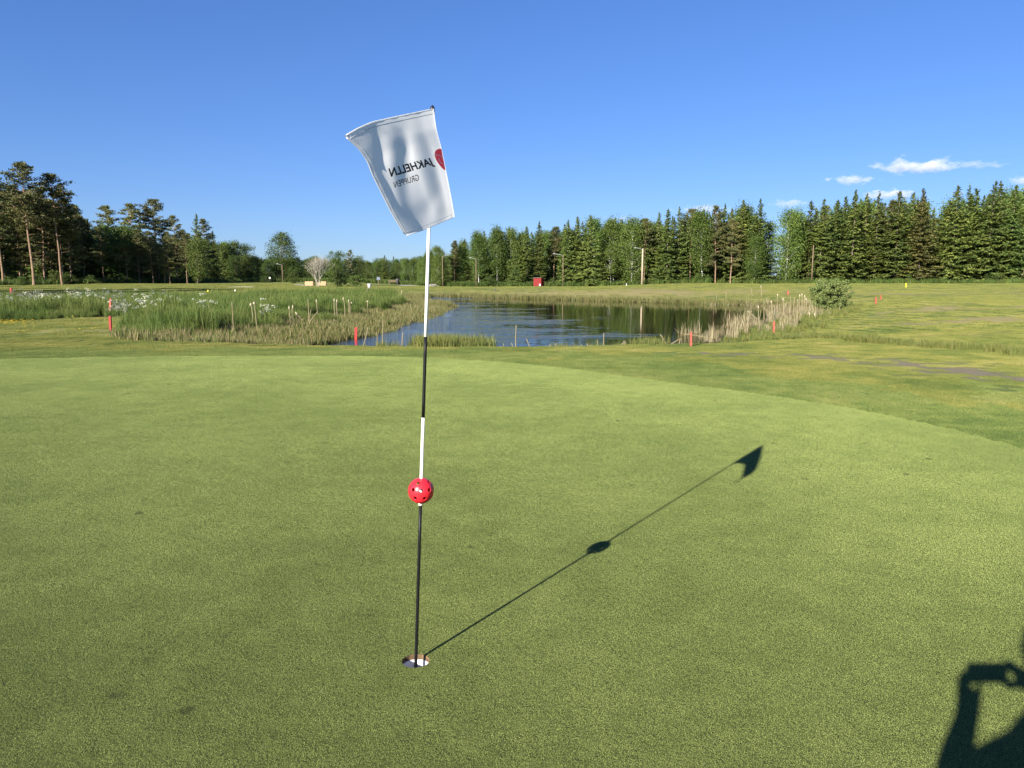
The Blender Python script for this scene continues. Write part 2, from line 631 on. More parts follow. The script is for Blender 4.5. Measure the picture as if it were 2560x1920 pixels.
m_galv = plain('galvanised_metal', (.30, .32, .34), .5)
m_shed_red = plain('shed_red_paint', (.20, .022, .022), .75, .2, .18, 5, .3)
m_roof_felt = plain('roof_felt', (.10, .095, .085), .9, .1, .2, 5)
m_gravel = plain('gravel', (.36, .33, .30), .95, .1, .22, 2.0)
m_sand = plain('bunker_sand', (.55, .47, .36), .95, .1, .15, 1.5)
m_stick_white = plain('flagstick_white', (.83, .83, .80), .35, .5, .03, 3)
m_stick_black = plain('flagstick_black', (.006, .006, .007), .5, .25, .2, 30)
m_ball = plain('red_plastic', (.70, .022, .035), .28, .5, .04, 12)
m_cream = plain('cream_plastic', (.72, .70, .55), .45, .4, .06, 30)
m_cup = plain('cup_white', (.80, .80, .80), .35, .4, .04, 30)
m_soil = plain('cut_soil', (.15, .10, .058), .95, .1, .6, 45, .8)
m_print_dark = plain('flag_print_dark', (.018, .018, .03), .7, .2, .05)
m_print_red = leaf_mat('flag_print_red', [(0, (.72, .06, .075)), (1, (.76, .065, .08))], .5, 0, None, 0)
m_black_plastic = plain('black_plastic', (.012, .012, .012), .35)
m_fluff = plain('cattail_fluff', (.38, .33, .23), .95, .1, .2, 60, .5)
m_stone = plain('grey_stone', (.20, .19, .175), .9, .1, .25, 3, .5)

m_flag, nt, out = new_mat('flag_cloth')
tc = N(nt, 'ShaderNodeTexCoord').outputs['Object']
wv = noise(nt, tc, 900, 2)
p = principled(nt, None, (.93, .93, .93), .42, .35, bump(nt, mathn(nt, 'ADD', mathn(nt, 'MULTIPLY', noise(nt, tc, 14, 3), 8.0), wv), .25, .0006))
t = N(nt, 'ShaderNodeBsdfTranslucent')
t.inputs['Color'].default_value = (.97, .97, .97, 1)
mx = N(nt, 'ShaderNodeMixShader')
mx.inputs[0].default_value = .6
nt.links.new(p.outputs[0], mx.inputs[1])
nt.links.new(t.outputs[0], mx.inputs[2])
nt.links.new(mx.outputs[0], out.inputs['Surface'])

# ------------------------------------------------------------------ ground
HOLE = at_z(1039.5, 1652, 0)                       # centre of the cup
HR = 0.054


def grow(start, stop, first, ratio):
    out, s, v = [], first, start
    while v < stop:
        v += s
        out.append(v)
        s *= ratio
    return out


hx, hy = HOLE[0], HOLE[1]
xs_mid = [hx + 0.1 + 0.2 * k for k in range(-72, 72)]
xs = [2 * xs_mid[0] - v for v in grow(xs_mid[0], 5000, .2, 1.07)][::-1] + xs_mid + grow(xs_mid[-1], 5000, .2, 1.07)
ys_mid = [hy + 0.1 + 0.2 * k for k in range(-30, 225)]
ys = [2 * ys_mid[0] - v for v in grow(ys_mid[0], 400, .3, 1.15)][::-1] + ys_mid + grow(ys_mid[-1], 9000, .2, 1.03)
xs, ys = np.array(sorted(xs)), np.array(sorted(ys))
GX, GY = np.meshgrid(xs, ys)
fx, fy = GX.ravel(), GY.ravel()
GZ = height(fx, fy)
nx, ny = len(xs), len(ys)
ih, jh = int(np.searchsorted(xs, hx)) - 1, int(np.searchsorted(ys, hy)) - 1
ii, jj = np.meshgrid(np.arange(nx - 1), np.arange(ny - 1))
a = (jj * nx + ii).ravel()
quads = np.stack([a, a + 1, a + nx + 1, a + nx], 1)
quads = quads[a != jh * nx + ih]
gverts = np.stack([fx, fy, GZ], 1)
corner = [jh * nx + ih, jh * nx + ih + 1, (jh + 1) * nx + ih + 1, (jh + 1) * nx + ih]
NS = 48
ring0 = len(gverts)
ra = np.arange(NS) * 2 * math.pi / NS
ringv = np.stack([hx + HR * np.cos(ra), hy + HR * np.sin(ra), np.zeros(NS)], 1)
gverts = np.concatenate([gverts, ringv])
gfaces = quads.tolist()
quadrant = lambda k: [2, 3, 0, 1][int(((ra[k % NS] + 1e-6) % (2 * math.pi)) // (math.pi / 2))]
for k in range(NS):
    q0 = quadrant(k)
    q1 = quadrant(k + 1)
    gfaces.append([ring0 + (k + 1) % NS, ring0 + k, corner[q0]])
    if q1 != q0:
        gfaces.append([ring0 + (k + 1) % NS, corner[q0], corner[q1]])
gm = bpy.data.meshes.new('ground')
gm.from_pydata(gverts.tolist(), [], gfaces)
gm.materials.append(m_ground)
gm.polygons.foreach_set('use_smooth', [True] * len(gm.polygons))
vx, vy = gverts[:, 0], gverts[:, 1]
green_d = poly_sd(GREEN, vx, vy)
pond_d = poly_sd(POND, vx, vy)

MEADOW_PX = [(-120, 812), (0, 806), (150, 796), (376, 787), (312, 802), (288, 832), (400, 857), (560, 864), (690, 872), (833, 854), (900, 838),
             (960, 820), (1010, 805), (1060, 790), (1100, 775), (1122, 766), (1060, 748), (1000, 742), (900, 740), (740, 744), (600, 749), (300, 757), (0, 765), (-120, 768)]
MEADOW = [tuple(hit(px, py)[:2]) for px, py in MEADOW_PX]
meadow_d = poly_sd(MEADOW, vx, vy)


def blob(px, py, rx, ry, x, y, rot=0.0):
    c0 = hit(px, py)
    dx, dy = x - c0[0], y - c0[1]
    u, v = dx * math.cos(rot) + dy * math.sin(rot), -dx * math.sin(rot) + dy * math.cos(rot)
    return np.exp(-(u / rx) ** 2 - (v / ry) ** 2)


BAND = [hit(*q_)[:2] for q_ in ((1790, 882), (2000, 889), (2150, 898), (2300, 911), (2430, 928), (2560, 945), (2700, 962))]


def band_d(x, y):
    d = np.full(np.shape(x), 1e9)
    for (p0, p1) in zip(BAND[:-1], BAND[1:]):
        e = p1 - p0
        t = np.clip(((x - p0[0]) * e[0] + (y - p0[1]) * e[1]) / (e @ e), 0, 1)
        d = np.minimum(d, np.hypot(x - p0[0] - t * e[0], y - p0[1] - t * e[1]))
    return d


def bare_field(x, y):
    return np.clip(1.10 * np.exp(-(band_d(x, y) / .85) ** 2) * (.85 + .35 * wob(x, y, 1.5, 44)) + .5 * blob(2330, 925, 1.2, .6, x, y, -.7)
                   + 1.1 * blob(245, 807, 1.5, .35, x, y) + .5 * blob(2450, 945, 1.2, .3, x, y, -.5), 0, 1.3)


def dry_field(x, y):
    d = 1.2 * blob(2270, 842, 2.6, .9, x, y) + 1.0 * blob(2480, 800, 4, 1.2, x, y) + .9 * blob(2420, 832, 2.2, .6, x, y) + .8 * blob(2500, 770, 5, 1.4, x, y) + .7 * blob(2330, 735, 9, 2.5, x, y) + .6 * blob(2520, 745, 8, 2, x, y)
    d = d + .5 * blob(1700, 730, 26, 9, x, y) + .3 * blob(1350, 728, 30, 10, x, y) + .5 * blob(300, 787, 4, 1, x, y) + .45 * blob(120, 830, 5, 2, x, y)
    d = d + .15 * sstep(60, 90, y) * sstep(-16, -4, x) + .22 * sstep(9, 16, x) * sstep(20, 30, y) + .12 * sstep(18, 30, y) * (x < -4) * (y < 40)
    return np.clip(d, 0, 1.2)


STRIP = [hit(1850, 842)[:2], hit(2000, 848)[:2], hit(2200, 858)[:2], hit(2400, 872)[:2], hit(2560, 886)[:2], hit(2700, 898)[:2]]


def strip_d(x, y):
    d = np.full(np.shape(x), 1e9)
    for (p0, p1) in zip(STRIP[:-1], STRIP[1:]):
        e = p1 - p0
        t = np.clip(((x - p0[0]) * e[0] + (y - p0[1]) * e[1]) / (e @ e), 0, 1)
        d = np.minimum(d, np.hypot(x - p0[0] - t * e[0], y - p0[1] - t * e[1]))
    return d


def lush_field(x, y):
    return np.clip(np.exp(-(strip_d(x, y) / .8) ** 2) + .8 * blob(2150, 830, 2.0, 1.2, x, y) + .5 * np.exp(-(poly_sd(POND, x, y) / 4) ** 2) * (x > 4)
                   + .7 * blob(2430, 715, 30, 5, x, y), 0, 1)


lefty = fx * 0
forest_line = lambda x: np.interp(x, [-400, -85, -80, -62, -55, -30, -12, 0, 40, 110, 400], [100, 118, 122, 160, 175, 175, 150, 146, 146, 140, 130])
soil = np.clip(sstep(-.6, .6, -meadow_d) + sstep(-1.0, 3.5, vy - forest_line(vx)) * (vy > 60) + sstep(.3, -.3, pond_d) + sstep(1.2, .1, pond_d) * .7, 0, 1)
for nm, val in (('green_distance', green_d), ('dry', dry_field(vx, vy)), ('lush', lush_field(vx, vy)), ('bare', bare_field(vx, vy)), ('soil', soil)):
    at = gm.attributes.new(nm, 'FLOAT', 'POINT')
    at.data.foreach_set('value', np.asarray(val, np.float32))
gm.update()
ground = tag(obj('ground', gm), 'mown golf course turf with putting green, rough and banks', kind='structure')

# ------------------------------------------------------------------ pond
mb = MB()
pp = np.array(POND)
cen = pp.mean(0)
ext = []
for i in range(len(pp)):
    t_ = pp[(i + 1) % len(pp)] - pp[i - 1]
    n_ = np.array([t_[1], -t_[0]]) / (np.linalg.norm(t_) + 1e-9)
    cand = pp[i] + n_ * 1.2
    if poly_sd(POND, np.array([cand[0]]), np.array([cand[1]]))[0] < 0:
        cand = pp[i] - n_ * 1.2
    ext.append([cand[0], cand[1], ZW])
bm = bmesh.new()
face = bm.faces.new([bm.verts.new(v) for v in ext])
bmesh.ops.triangulate(bm, faces=[face])
me = bpy.data.meshes.new('pond_water')
bm.normal_update()
for f in bm.faces:
    if f.normal.z < 0:
        f.normal_flip()
bm.to_mesh(me)
bm.free()
me.materials.append(m_water)
tag(obj('pond_water', me), 'still dark pond water mirroring the trees', kind='structure')


def ground_strip(name, px_left, px_right, mat, label, lift=0.03):
    """a thin sheet laid on the ground between two traced edges"""
    mb = MB()
    k = 14
    L = np.array([hit(*p)[:2] for p in px_left])
    R = np.array([hit(*p)[:2] for p in px_right])

    def res(A):
        s = np.linspace(0, 1, len(A))
        q = np.linspace(0, 1, k)
        return np.stack([np.interp(q, s, A[:, 0]), np.interp(q, s, A[:, 1])], 1)
    L, R = res(L), res(R)
    vv, fs = [], []
    m = 5
    for i in range(k):
        for j in range(m):
            q = L[i] + (R[i] - L[i]) * j / (m - 1)
            edge = (j in (0, m - 1) or i in (0, k - 1))
            vv.append([q[0], q[1], hh(q[0], q[1]) + (lift if not edge else -.02)])
    for i in range(k - 1):
        for j in range(m - 1):
            fs.append([i * m + j, i * m + j + 1, (i + 1) * m + j + 1, (i + 1) * m + j])
    mb.add(vv, fs)
    return tag(mb.build(name, mat, smooth=True), label, kind='structure')


ground_strip('gravel_road', [(985, 714.5), (1010, 708), (1040, 704)], [(1045, 715), (1058, 708), (1062, 704)], m_gravel, 'pale gravel road curving towards the woods')
ground_strip('gravel_path', [(728, 711.5), (745, 714.5), (762, 717)], [(752, 709.5), (775, 713), (790, 716)], m_gravel, 'pale gravel path beside the bare tree')
ground_strip('sand_bunker', [(566, 719.5), (600, 719), (640, 718)], [(566, 717.2), (600, 716.6), (640, 716.4)], m_sand, 'narrow pale sand bunker lip across the far fairway')

# ------------------------------------------------------------------ scattering (grass, reeds: uncountable stuff)
def scatter(name, pts, rot, scl, meshes, label, seed=0, tilt=None):
    """one object whose points carry copies of small clump meshes"""
    k = len(pts)
    me = bpy.data.meshes.new(name)
    me.from_pydata(np.asarray(pts).tolist(), [], [])
    ra_ = np.zeros((k, 3), np.float32)
    ra_[:, 2] = rot
    if tilt is not None:
        ra_[:, :2] = tilt
    a1 = me.attributes.new('turn', 'FLOAT_VECTOR', 'POINT')
    a1.data.foreach_set('vector', ra_.ravel())
    a2 = me.attributes.new('size', 'FLOAT', 'POINT')
    a2.data.foreach_set('value', np.asarray(scl, np.float32))
    a3 = me.attributes.new('pick', 'INT', 'POINT')
    a3.data.foreach_set('value', np.random.default_rng(seed).integers(0, len(meshes), k).astype(np.int32))
    o = obj(name, me)
    ng = bpy.data.node_groups.new(name, 'GeometryNodeTree')
    ng.interface.new_socket('Geometry', in_out='INPUT', socket_type='NodeSocketGeometry')
    ng.interface.new_socket('Geometry', in_out='OUTPUT', socket_type='NodeSocketGeometry')
    gi, go = ng.nodes.new('NodeGroupInput'), ng.nodes.new('NodeGroupOutput')
    ins = ng.nodes.new('GeometryNodeInstanceOnPoints')
    join = ng.nodes.new('GeometryNodeGeometryToInstance')
    for i, mm in enumerate(meshes):
        src = bpy.data.objects.new(name + '_clump', mm)
        oi = ng.nodes.new('GeometryNodeObjectInfo')
        oi.inputs['Object'].default_value = src
        oi.inputs['As Instance'].default_value = False
        ng.links.new(oi.outputs['Geometry'], join.inputs[0])

    def at_(nm, t):
        n = ng.nodes.new('GeometryNodeInputNamedAttribute')
        n.data_type = t
        n.inputs['Name'].default_value = nm
        return [s for s in n.outputs if s.enabled and s.name == 'Attribute'][0]
    ng.links.new(gi.outputs[0], ins.inputs['Points'])
    ng.links.new(join.outputs[0], ins.inputs['Instance'])
    ins.inputs['Pick Instance'].default_value = True
    ng.links.new(at_('pick', 'INT'), ins.inputs['Instance Index'])
    e2r = ng.nodes.new('FunctionNodeEulerToRotation')
    ng.links.new(at_('turn', 'FLOAT_VECTOR'), e2r.inputs[0])
    ng.links.new(e2r.outputs[0], ins.inputs['Rotation'])
    ng.links.new(at_('size', 'FLOAT'), ins.inputs['Scale'])
    ng.links.new(ins.outputs[0], go.inputs[0])
    md = o.modifiers.new('clumps', 'NODES')
    md.node_group = ng
    return tag(o, label, kind='stuff')


def blades_mesh(name, n, area, hmin, hmax, wmin, wmax, lean, mat, seed, hole=None, square=True, segs=2, mats=None):
    r = np.random.default_rng(seed)
    if square:
        x, y = r.uniform(-area, area, n), r.uniform(-area, area, n)
    else:
        rr, aa = area * np.sqrt(r.uniform(0, 1, n)), r.uniform(0, 6.283, n)
        x, y = rr * np.cos(aa), rr * np.sin(aa)
    if hole:
        keep = np.hypot(x, y) > hole
        x, y = x[keep], y[keep]
        n = len(x)
    h = r.uniform(hmin, hmax, n)
    w = r.uniform(wmin, wmax, n) / 2
    az = r.uniform(0, 6.283, n)
    ln = np.abs(r.normal(0, lean, n)).clip(0, 1.3)
    face_a = r.uniform(0, 6.283, n)
    wd = np.stack([np.cos(face_a) * w, np.sin(face_a) * w, 0 * w], 1)
    b = np.stack([x, y, 0 * x - .002], 1)
    d1 = np.stack([np.cos(az) * np.sin(ln * .5), np.sin(az) * np.sin(ln * .5), np.cos(ln * .5)], 1)
    d2 = np.stack([np.cos(az) * np.sin(ln * 1.4), np.sin(az) * np.sin(ln * 1.4), np.cos(ln * 1.4)], 1)
    m_ = b + d1 * (h * .55)[:, None]
    t_ = m_ + d2 * (h * .45)[:, None]
    vv = np.stack([b - wd, b + wd, m_ + wd * .85, m_ - wd * .85, t_], 1).reshape(-1, 3)
    idx = np.arange(n)[:, None] * 5
    mb = MB()
    mb.v.append(vv)
    mb.n = len(vv)
    mb.f = np.concatenate([idx + np.array([[0, 1, 2, 3]])], 0).tolist() + (idx + np.array([[3, 2, 4]])).tolist()
    mb.m = [0] * len(mb.f)
    return mb.mesh(name, mat)


def in_view(x, y, pad=0.6):
    return np.abs(x) < y * (CXP / FPX) * 1.06 + pad


# blades of the putting green
TS = 0.2
tiles = [blades_mesh('green_tile', 9500, TS / 2, .0028, .0058, .0006, .0011, .30, m_green_blade, 100 + i) for i in range(8)]
kx = np.arange(-90, 60)
ky = np.arange(-8, 66)
TX, TY = np.meshgrid(hx + TS * kx, hy + TS * ky)
tx, ty = TX.ravel(), TY.ravel()
keep = (poly_sd(GREEN, tx, ty) < -.15) & in_view(tx, ty, 3.0) & (ty > 0.9)
keep &= ~((np.abs(tx - hx) < .05) & (np.abs(ty - hy) < .05))
tx, ty = tx[keep], ty[keep]
r = np.random.default_rng(5)
scatter('green_grass', np.stack([tx, ty, height(tx, ty)], 1), r.integers(0, 4, len(tx)) * math.pi / 2, np.ones(len(tx)), tiles,
        'closely mown bright green grass of the putting green', 1)
hole_rim = blades_mesh('hole_rim_grass', 9500, TS / 2, .0028, .0058, .0006, .0011, .30, m_green_blade, 99, hole=HR + .0015)
rim = obj('hole_rim_grass', hole_rim)
rim.location = (hx, hy, 0)
tag(rim, 'mown grass ringing the cup', kind='stuff')

# the mown edge is filled with 5 cm tufts so that it follows the true line of the green
ES = TS / 4
tufts = [blades_mesh('edge_tuft', 9500 // 16, ES / 2, .0028, .0058, .0006, .0011, .30, m_green_blade, 120 + i) for i in range(10)]
SXX, SYY = np.meshgrid(hx - TS / 2 + ES * (np.arange(-280, 220) + .5), hy - TS / 2 + ES * (np.arange(-20, 270) + .5))
ex_, ey_ = SXX.ravel(), SYY.ravel()
k = in_view(ex_, ey_, 2.5) & (ey_ > 1.5)
ex_, ey_ = ex_[k], ey_[k]
sd_ = poly_sd(GREEN, ex_, ey_)
cx_, cy_ = hx + TS * np.round((ex_ - hx) / TS), hy + TS * np.round((ey_ - hy) / TS)
tile_here = poly_sd(GREEN, cx_, cy_) < -.15
edge_line = .015 * wob(ex_, ey_, .5, 41)
k = (sd_ < edge_line) & ~tile_here & (sd_ > -.5)
ex1, ey1 = ex_[k], ey_[k]
r = np.random.default_rng(16)
scatter('green_edge_grass', np.stack([ex1, ey1, height(ex1, ey1)], 1), r.integers(0, 4, len(ex1)) * math.pi / 2, np.ones(len(ex1)), tufts, 'closely mown grass along the edge of the putting green', 12)

# longer mown grass around the green
RS = 0.3
ctiles = [blades_mesh('collar_tile', 1900, RS / 2 + .02, .009, .018, .0018, .0036, .42, m_collar_blade, 230 + i) for i in range(5)]
rtiles = [blades_mesh('rough_tile', 1700, RS / 2 + .02, .010, .022, .0020, .0042, .45, m_rough_blade, 200 + i) for i in range(5)]
TX, TY = np.meshgrid(np.arange(-19, 19, RS), np.arange(2, 23.5, RS))
tx, ty = TX.ravel(), TY.ravel()
r = np.random.default_rng(6)
keep = (poly_sd(GREEN, tx, ty) > .19) & in_view(tx, ty, 3.0) & (poly_sd(POND, tx, ty) > 2.2) & (r.uniform(0, 1, len(tx)) > .72 * bare_field(tx, ty))
tx, ty = tx[keep], ty[keep]
col_ = poly_sd(GREEN, tx, ty) + 1.5 * wob(tx, ty, 3.0, 61) + r.uniform(-.5, .5, len(tx)) < 2.2
for nm_, kk_, tl_, lb_, sd0 in (('collar_grass', col_, ctiles, 'green collar of slightly longer mown grass round the putting green', 2), ('fringe_grass', ~col_, rtiles, 'yellowish mown grass beyond the collar of the green', 19)):
    scatter(nm_, np.stack([tx[kk_], ty[kk_], height(tx[kk_], ty[kk_])], 1), r.integers(0, 4, int(kk_.sum())) * math.pi / 2, r.uniform(.75, 1.2, int(kk_.sum())), tl_, lb_, sd0)


rtufts = [blades_mesh('fringe_tuft', 1900 // 36 + 3, ES / 2 + .006, .009, .018, .0018, .0036, .42, m_collar_blade, 220 + i) for i in range(8)]
gx_, gy_ = -19 + RS * np.round((ex_ + 19) / RS), 2 + RS * np.round((ey_ - 2) / RS)
k = (sd_ >= edge_line) & (sd_ < .6) & ~(poly_sd(GREEN, gx_, gy_) > .19)
ex2, ey2 = ex_[k], ey_[k]
r = np.random.default_rng(18)
scatter('fringe_edge_grass', np.stack([ex2, ey2, height(ex2, ey2)], 1), r.integers(0, 4, len(ex2)) * math.pi / 2, r.uniform(.8, 1.2, len(ex2)), rtufts, 'longer grass bordering the putting green', 13)
# mown field grass farther out
FS = 0.6
ftiles = [blades_mesh('field_tile', 900, FS / 2 + .05, .018, .045, .006, .013, .5, m_rough_blade, 240 + i) for i in range(5)]
TX, TY = np.meshgrid(np.arange(-34, 40, FS), np.arange(23.6, 62, FS))
tx, ty = TX.ravel(), TY.ravel()
tx, ty = tx + r.uniform(-.1, .1, len(tx)), ty + r.uniform(-.1, .1, len(ty))
keep = in_view(tx, ty, 1.5) & (poly_sd(POND, tx, ty) > 2.0) & (poly_sd(MEADOW, tx, ty) > .2) & (r.uniform(0, 1, len(tx)) > .6 * bare_field(tx, ty) + .8 * np.clip(dry_field(tx, ty), 0, 1))
tx, ty = tx[keep], ty[keep]
scatter('field_grass', np.stack([tx, ty, height(tx, ty)], 1), r.integers(0, 4, len(tx)) * math.pi / 2, r.uniform(.6, 1.15, len(tx)), ftiles, 'mown grass of the slope and verges', 14)

GS = 1.6
gtiles = [blades_mesh('far_field_tile', 1500, GS / 2 + .1, .025, .055, .012, .028, .5, m_rough_blade, 260 + i) for i in range(4)]
TX, TY = np.meshgrid(np.arange(-95, 100, GS), np.arange(62.5, 146, GS))
tx, ty = TX.ravel(), TY.ravel()
keep = in_view(tx, ty, 3) & (poly_sd(POND, tx, ty) > 2.0) & (poly_sd(MEADOW, tx, ty) > .5) & (ty < forest_line(tx)) & (r.uniform(0, 1, len(tx)) > .8 * np.clip(dry_field(tx, ty), 0, 1))
tx, ty = tx[keep], ty[keep]
scatter('far_field_grass', np.stack([tx, ty, height(tx, ty)], 1), r.integers(0, 4, len(tx)) * math.pi / 2, r.uniform(.6, 1.1, len(tx)), gtiles, 'mown grass of the far bank and fairway', 20)


def sample(poly, n, seed):
    r = np.random.default_rng(seed)
    p = np.array(poly)
    lo, hi = p.min(0), p.max(0)
    x, y = r.uniform(lo[0], hi[0], n), r.uniform(lo[1], hi[1], n)
    k = poly_sd(poly, x, y) < 0
    return x[k], y[k]


DITCH = [hit(px, py)[:2] for px, py in ((395, 853), (480, 856), (600, 860), (720, 864), (830, 857))]


def ditch_d(x, y):
    d = np.full(np.shape(x), 1e9)
    for (p0, p1) in zip(DITCH[:-1], DITCH[1:]):
        e = p1 - p0
        t = np.clip(((x - p0[0]) * e[0] + (y - p0[1]) * e[1]) / (e @ e), 0, 1)
        d = np.minimum(d, np.hypot(x - p0[0] - t * e[0], y - p0[1] - t * e[1]))
    return d


# tall marsh meadow on the left bank
tall = [blades_mesh('meadow_clump', 110, .28, .35, 1.0, .009, .020, .42, m_meadow, 300 + i, square=False) for i in range(7)]
x, y = sample(MEADOW, 56000, 31)
pd_, md_ = poly_sd(POND, x, y), poly_sd(MEADOW, x, y)
dens = np.clip(30 / y, .25, 1) * 1.0
r = np.random.default_rng(8)
k = (pd_ > 3.3 + .9 * wob(x, y, 5, 77)) & (ditch_d(x, y) > 2.3 + .7 * wob(x, y, 3, 79)) & (r.uniform(0, 1, len(x)) < dens)
x, y, md_ = x[k], y[k], md_[k]
s = r.uniform(.42, .92, len(x)) * (.45 + .55 * sstep(0, 1.6, -md_)) * (1 + .25 * wob(x, y, 7, 78)) * (1 + .25 * wob(x, y, 2.2, 76)) * (1 + .25 * sstep(50, 80, y))
scatter('meadow_grass', np.stack([x, y, height(x, y) - .02], 1), r.uniform(0, 6.28, len(x)), s, tall, 'tall lush marsh grass on the pond bank', 3)

# short mixed reeds along the marsh shore, the far shore and the near-shore by the willow bush
short = [blades_mesh('shore_reed_clump', 42, .20, .10, .34, .010, .020, .28, m_reed_mix, 400 + i, square=False) for i in range(5)]
poly = [(p[0], p[1]) for p in [(-20, 20), (3, 20), (3, 60), (-6, 80), (-20, 60)]]
x, y = sample(poly, 30000, 32)
pd_ = poly_sd(POND, x, y)
md_ = poly_sd(MEADOW, x, y)
r = np.random.default_rng(9)
k = (pd_ > -.7 - .3 * wob(x, y, 2, 5)) & ((pd_ < 3.9) | ((ditch_d(x, y) < 2.2) & (r.uniform(0, 1, len(x)) < .45))) & ((md_ < .5) | (pd_ < .3)) & (y > 20.5) & (x < .5 + (y - 25) * -.02) & (r.uniform(0, 1, len(x)) < np.clip(32 / y, .3, 1) * .75)
k &= ~((y < 28.5) & (x > -5.9 - .15 * (28.5 - y)) & (pd_ < 6))
x, y, pd_ = x[k], y[k], pd_[k]
scatter('shore_reeds', np.stack([x, y, np.maximum(height(x, y), ZW - .12)], 1), r.uniform(0, 6.28, len(x)),
        r.uniform(.7, 1.25, len(x)), short, 'short green and straw coloured reeds edging the marsh shore', 4)

far_reed = [blades_mesh('far_reed_clump', 46, .30, .35, .95, .018, .035, .22, m_reed_mix, 500 + i, square=False) for i in range(4)]
r = np.random.default_rng(10)
x, y = r.uniform(-14, 36, 26000), r.uniform(50, 98, 26000)
pd_ = poly_sd(POND, x, y)
k = (pd_ > -.5) & (pd_ < 1.6 + .7 * wob(x, y, 6, 91)) & (y > 55 + .0 * x) & ~((x < -6) & (y < 75))
x, y = x[k], y[k]
scatter('far_shore_reeds', np.stack([x, y, np.maximum(height(x, y), ZW - .1)], 1), r.uniform(0, 6.28, len(x)),
        r.uniform(.3, .68, len(x)), far_reed, 'fringe of straw and green reeds along the far shore', 5)

tan = [blades_mesh('dry_reed_clump', 30, .22, .35, 1.05, .012, .026, .33, m_reed_tan, 600 + i, square=False) for i in range(5)]
r = np.random.default_rng(11)
x, y = r.uniform(4, 30, 16000), r.uniform(24, 62, 16000)
pd_ = poly_sd(POND, x, y)
k = (pd_ > -1.5) & (pd_ < 1.9 + .7 * wob(x, y, 4, 55)) & (x > 6.0 + .10 * (y - 27)) & (y > 26.5) & (r.uniform(0, 1, len(x)) < .12)
x, y = x[k], y[k]
scatter('dry_reeds', np.stack([x, y, np.maximum(height(x, y), ZW - .15)], 1), r.uniform(0, 6.28, len(x)), np.where(r.uniform(0, 1, len(x)) < .15, r.uniform(.6, .95, len(x)), r.uniform(.25, .52, len(x))), tan,
        'dense pale dead reeds along the shore by the willow bush', 6)
sedge = [blades_mesh('sedge_clump', 60, .22, .25, .60, .012, .024, .4, m_sedge, 700 + i, square=False) for i in range(5)]
r = np.random.default_rng(12)
x, y = r.uniform(4, 40, 22000), r.uniform(24, 62, 22000)
pd_ = poly_sd(POND, x, y)
k = (pd_ > .5) & (pd_ < 3.4 + .9 * wob(x, y, 4, 56)) & (x > 6.5 + .10 * (y - 27)) & (r.uniform(0, 1, len(x)) < .30)
x1, y1 = x[k], y[k]
x, y = r.uniform(5, 16, 9000), r.uniform(13, 24, 9000)            # ditch strip of longer grass on the right
k = (strip_d(x, y) < .42 + .2 * wob(x, y, 2, 57)) & (r.uniform(0, 1, len(x)) < .55)
x2, y2 = x[k], y[k]
x, y = np.concatenate([x1, x2]), np.concatenate([y1, y2])
sc_ = np.concatenate([r.uniform(.25, .6, len(x1)), r.uniform(.2, .42, len(x2))])
scatter('bank_grass', np.stack([x, y, height(x, y) - .01], 1), r.uniform(0, 6.28, len(x)), sc_, sedge, 'longer green grass on the bank by the willow bush and in the ditch', 7)

# sedge standing in the shallows just beyond the lip
r = np.random.default_rng(13)
pts = []
for (pxa, pxb, ztop, n) in ((1040, 1228, .40, 190), (1590, 1665, .34, 34), (1380, 1560, .2, 16), (905, 1030, .18, 16)):
    for _ in range(n):
        Y = r.uniform(23.6, 25.2)
        q = at_y(r.uniform(pxa, pxb), 860, Y)
        pts.append([q[0], Y, ZW - .1, ztop * r.uniform(.35, 1.15)])
pts = np.array(pts)
scatter('shallow_sedge', pts[:, :3], r.uniform(0, 6.28, len(pts)), (pts[:, 3] + .2) / .55, sedge, 'green sedge tufts standing in the shallows below the green', 8)

# cow parsley heads and dandelions
def umbel_mesh(name, mat, n, size, seed, hmin, hmax, stem):
    r = np.random.default_rng(seed)
    mb = MB()
    for _ in range(n):
        bx, by, h = r.uniform(-.3, .3), r.uniform(-.3, .3), r.uniform(hmin, hmax)
        mb.tube([[bx, by, 0], [bx + r.normal(0, .05), by + r.normal(0, .05), h]], [.004, .003], 3, 1, False)
        tip = np.array(mb.v[-1][-1])
        kk = 14
        c = tip + np.stack([r.normal(0, size, kk), r.normal(0, size, kk), r.normal(0, size * .5, kk)], 1)
        d = np.stack([r.uniform(-1, 1, kk), r.uniform(-1, 1, kk), r.uniform(-.8, .8, kk)], 1) * size * .5
        w = np.cross(d, [0, .7, .7]) * .9
        mb.rhombs(c, d, w, 0)
    return mb.mesh(name, [mat, stem])


umb = [umbel_mesh('cow_parsley_clump', m_flower_white, 5, .06, 800 + i, .75, 1.1, m_meadow) for i in range(4)]
r = np.random.default_rng(14)
pts = []
for (cx0, cx1, cy0, cy1, n) in ((-40, 150, 775, 796, 16), (-40, 300, 762, 780, 40), (290, 345, 805, 829, 7), (345, 470, 795, 812, 5), (250, 420, 770, 785, 4), (470, 600, 795, 820, 2), (640, 700, 800, 835, 2)):
    for _ in range(n):
        q = hit(r.uniform(cx0, cx1), r.uniform(cy0, cy1))
        pts.append(q)
pts = np.array(pts)
scatter('cow_parsley', pts, r.uniform(0, 6.28, len(pts)), r.uniform(.75, 1.1, len(pts)), umb, 'white cow parsley flowering in the marsh grass', 9)
dan = [umbel_mesh('dandelion_clump', m_flower_yellow, 3, .018, 830 + i, .05, .12, m_meadow) for i in range(3)]
pts = np.array([hit(r.normal(20, 30), r.uniform(803, 815)) for _ in range(80)] + [hit(r.uniform(0, 330), r.uniform(795, 835)) for _ in range(45)])
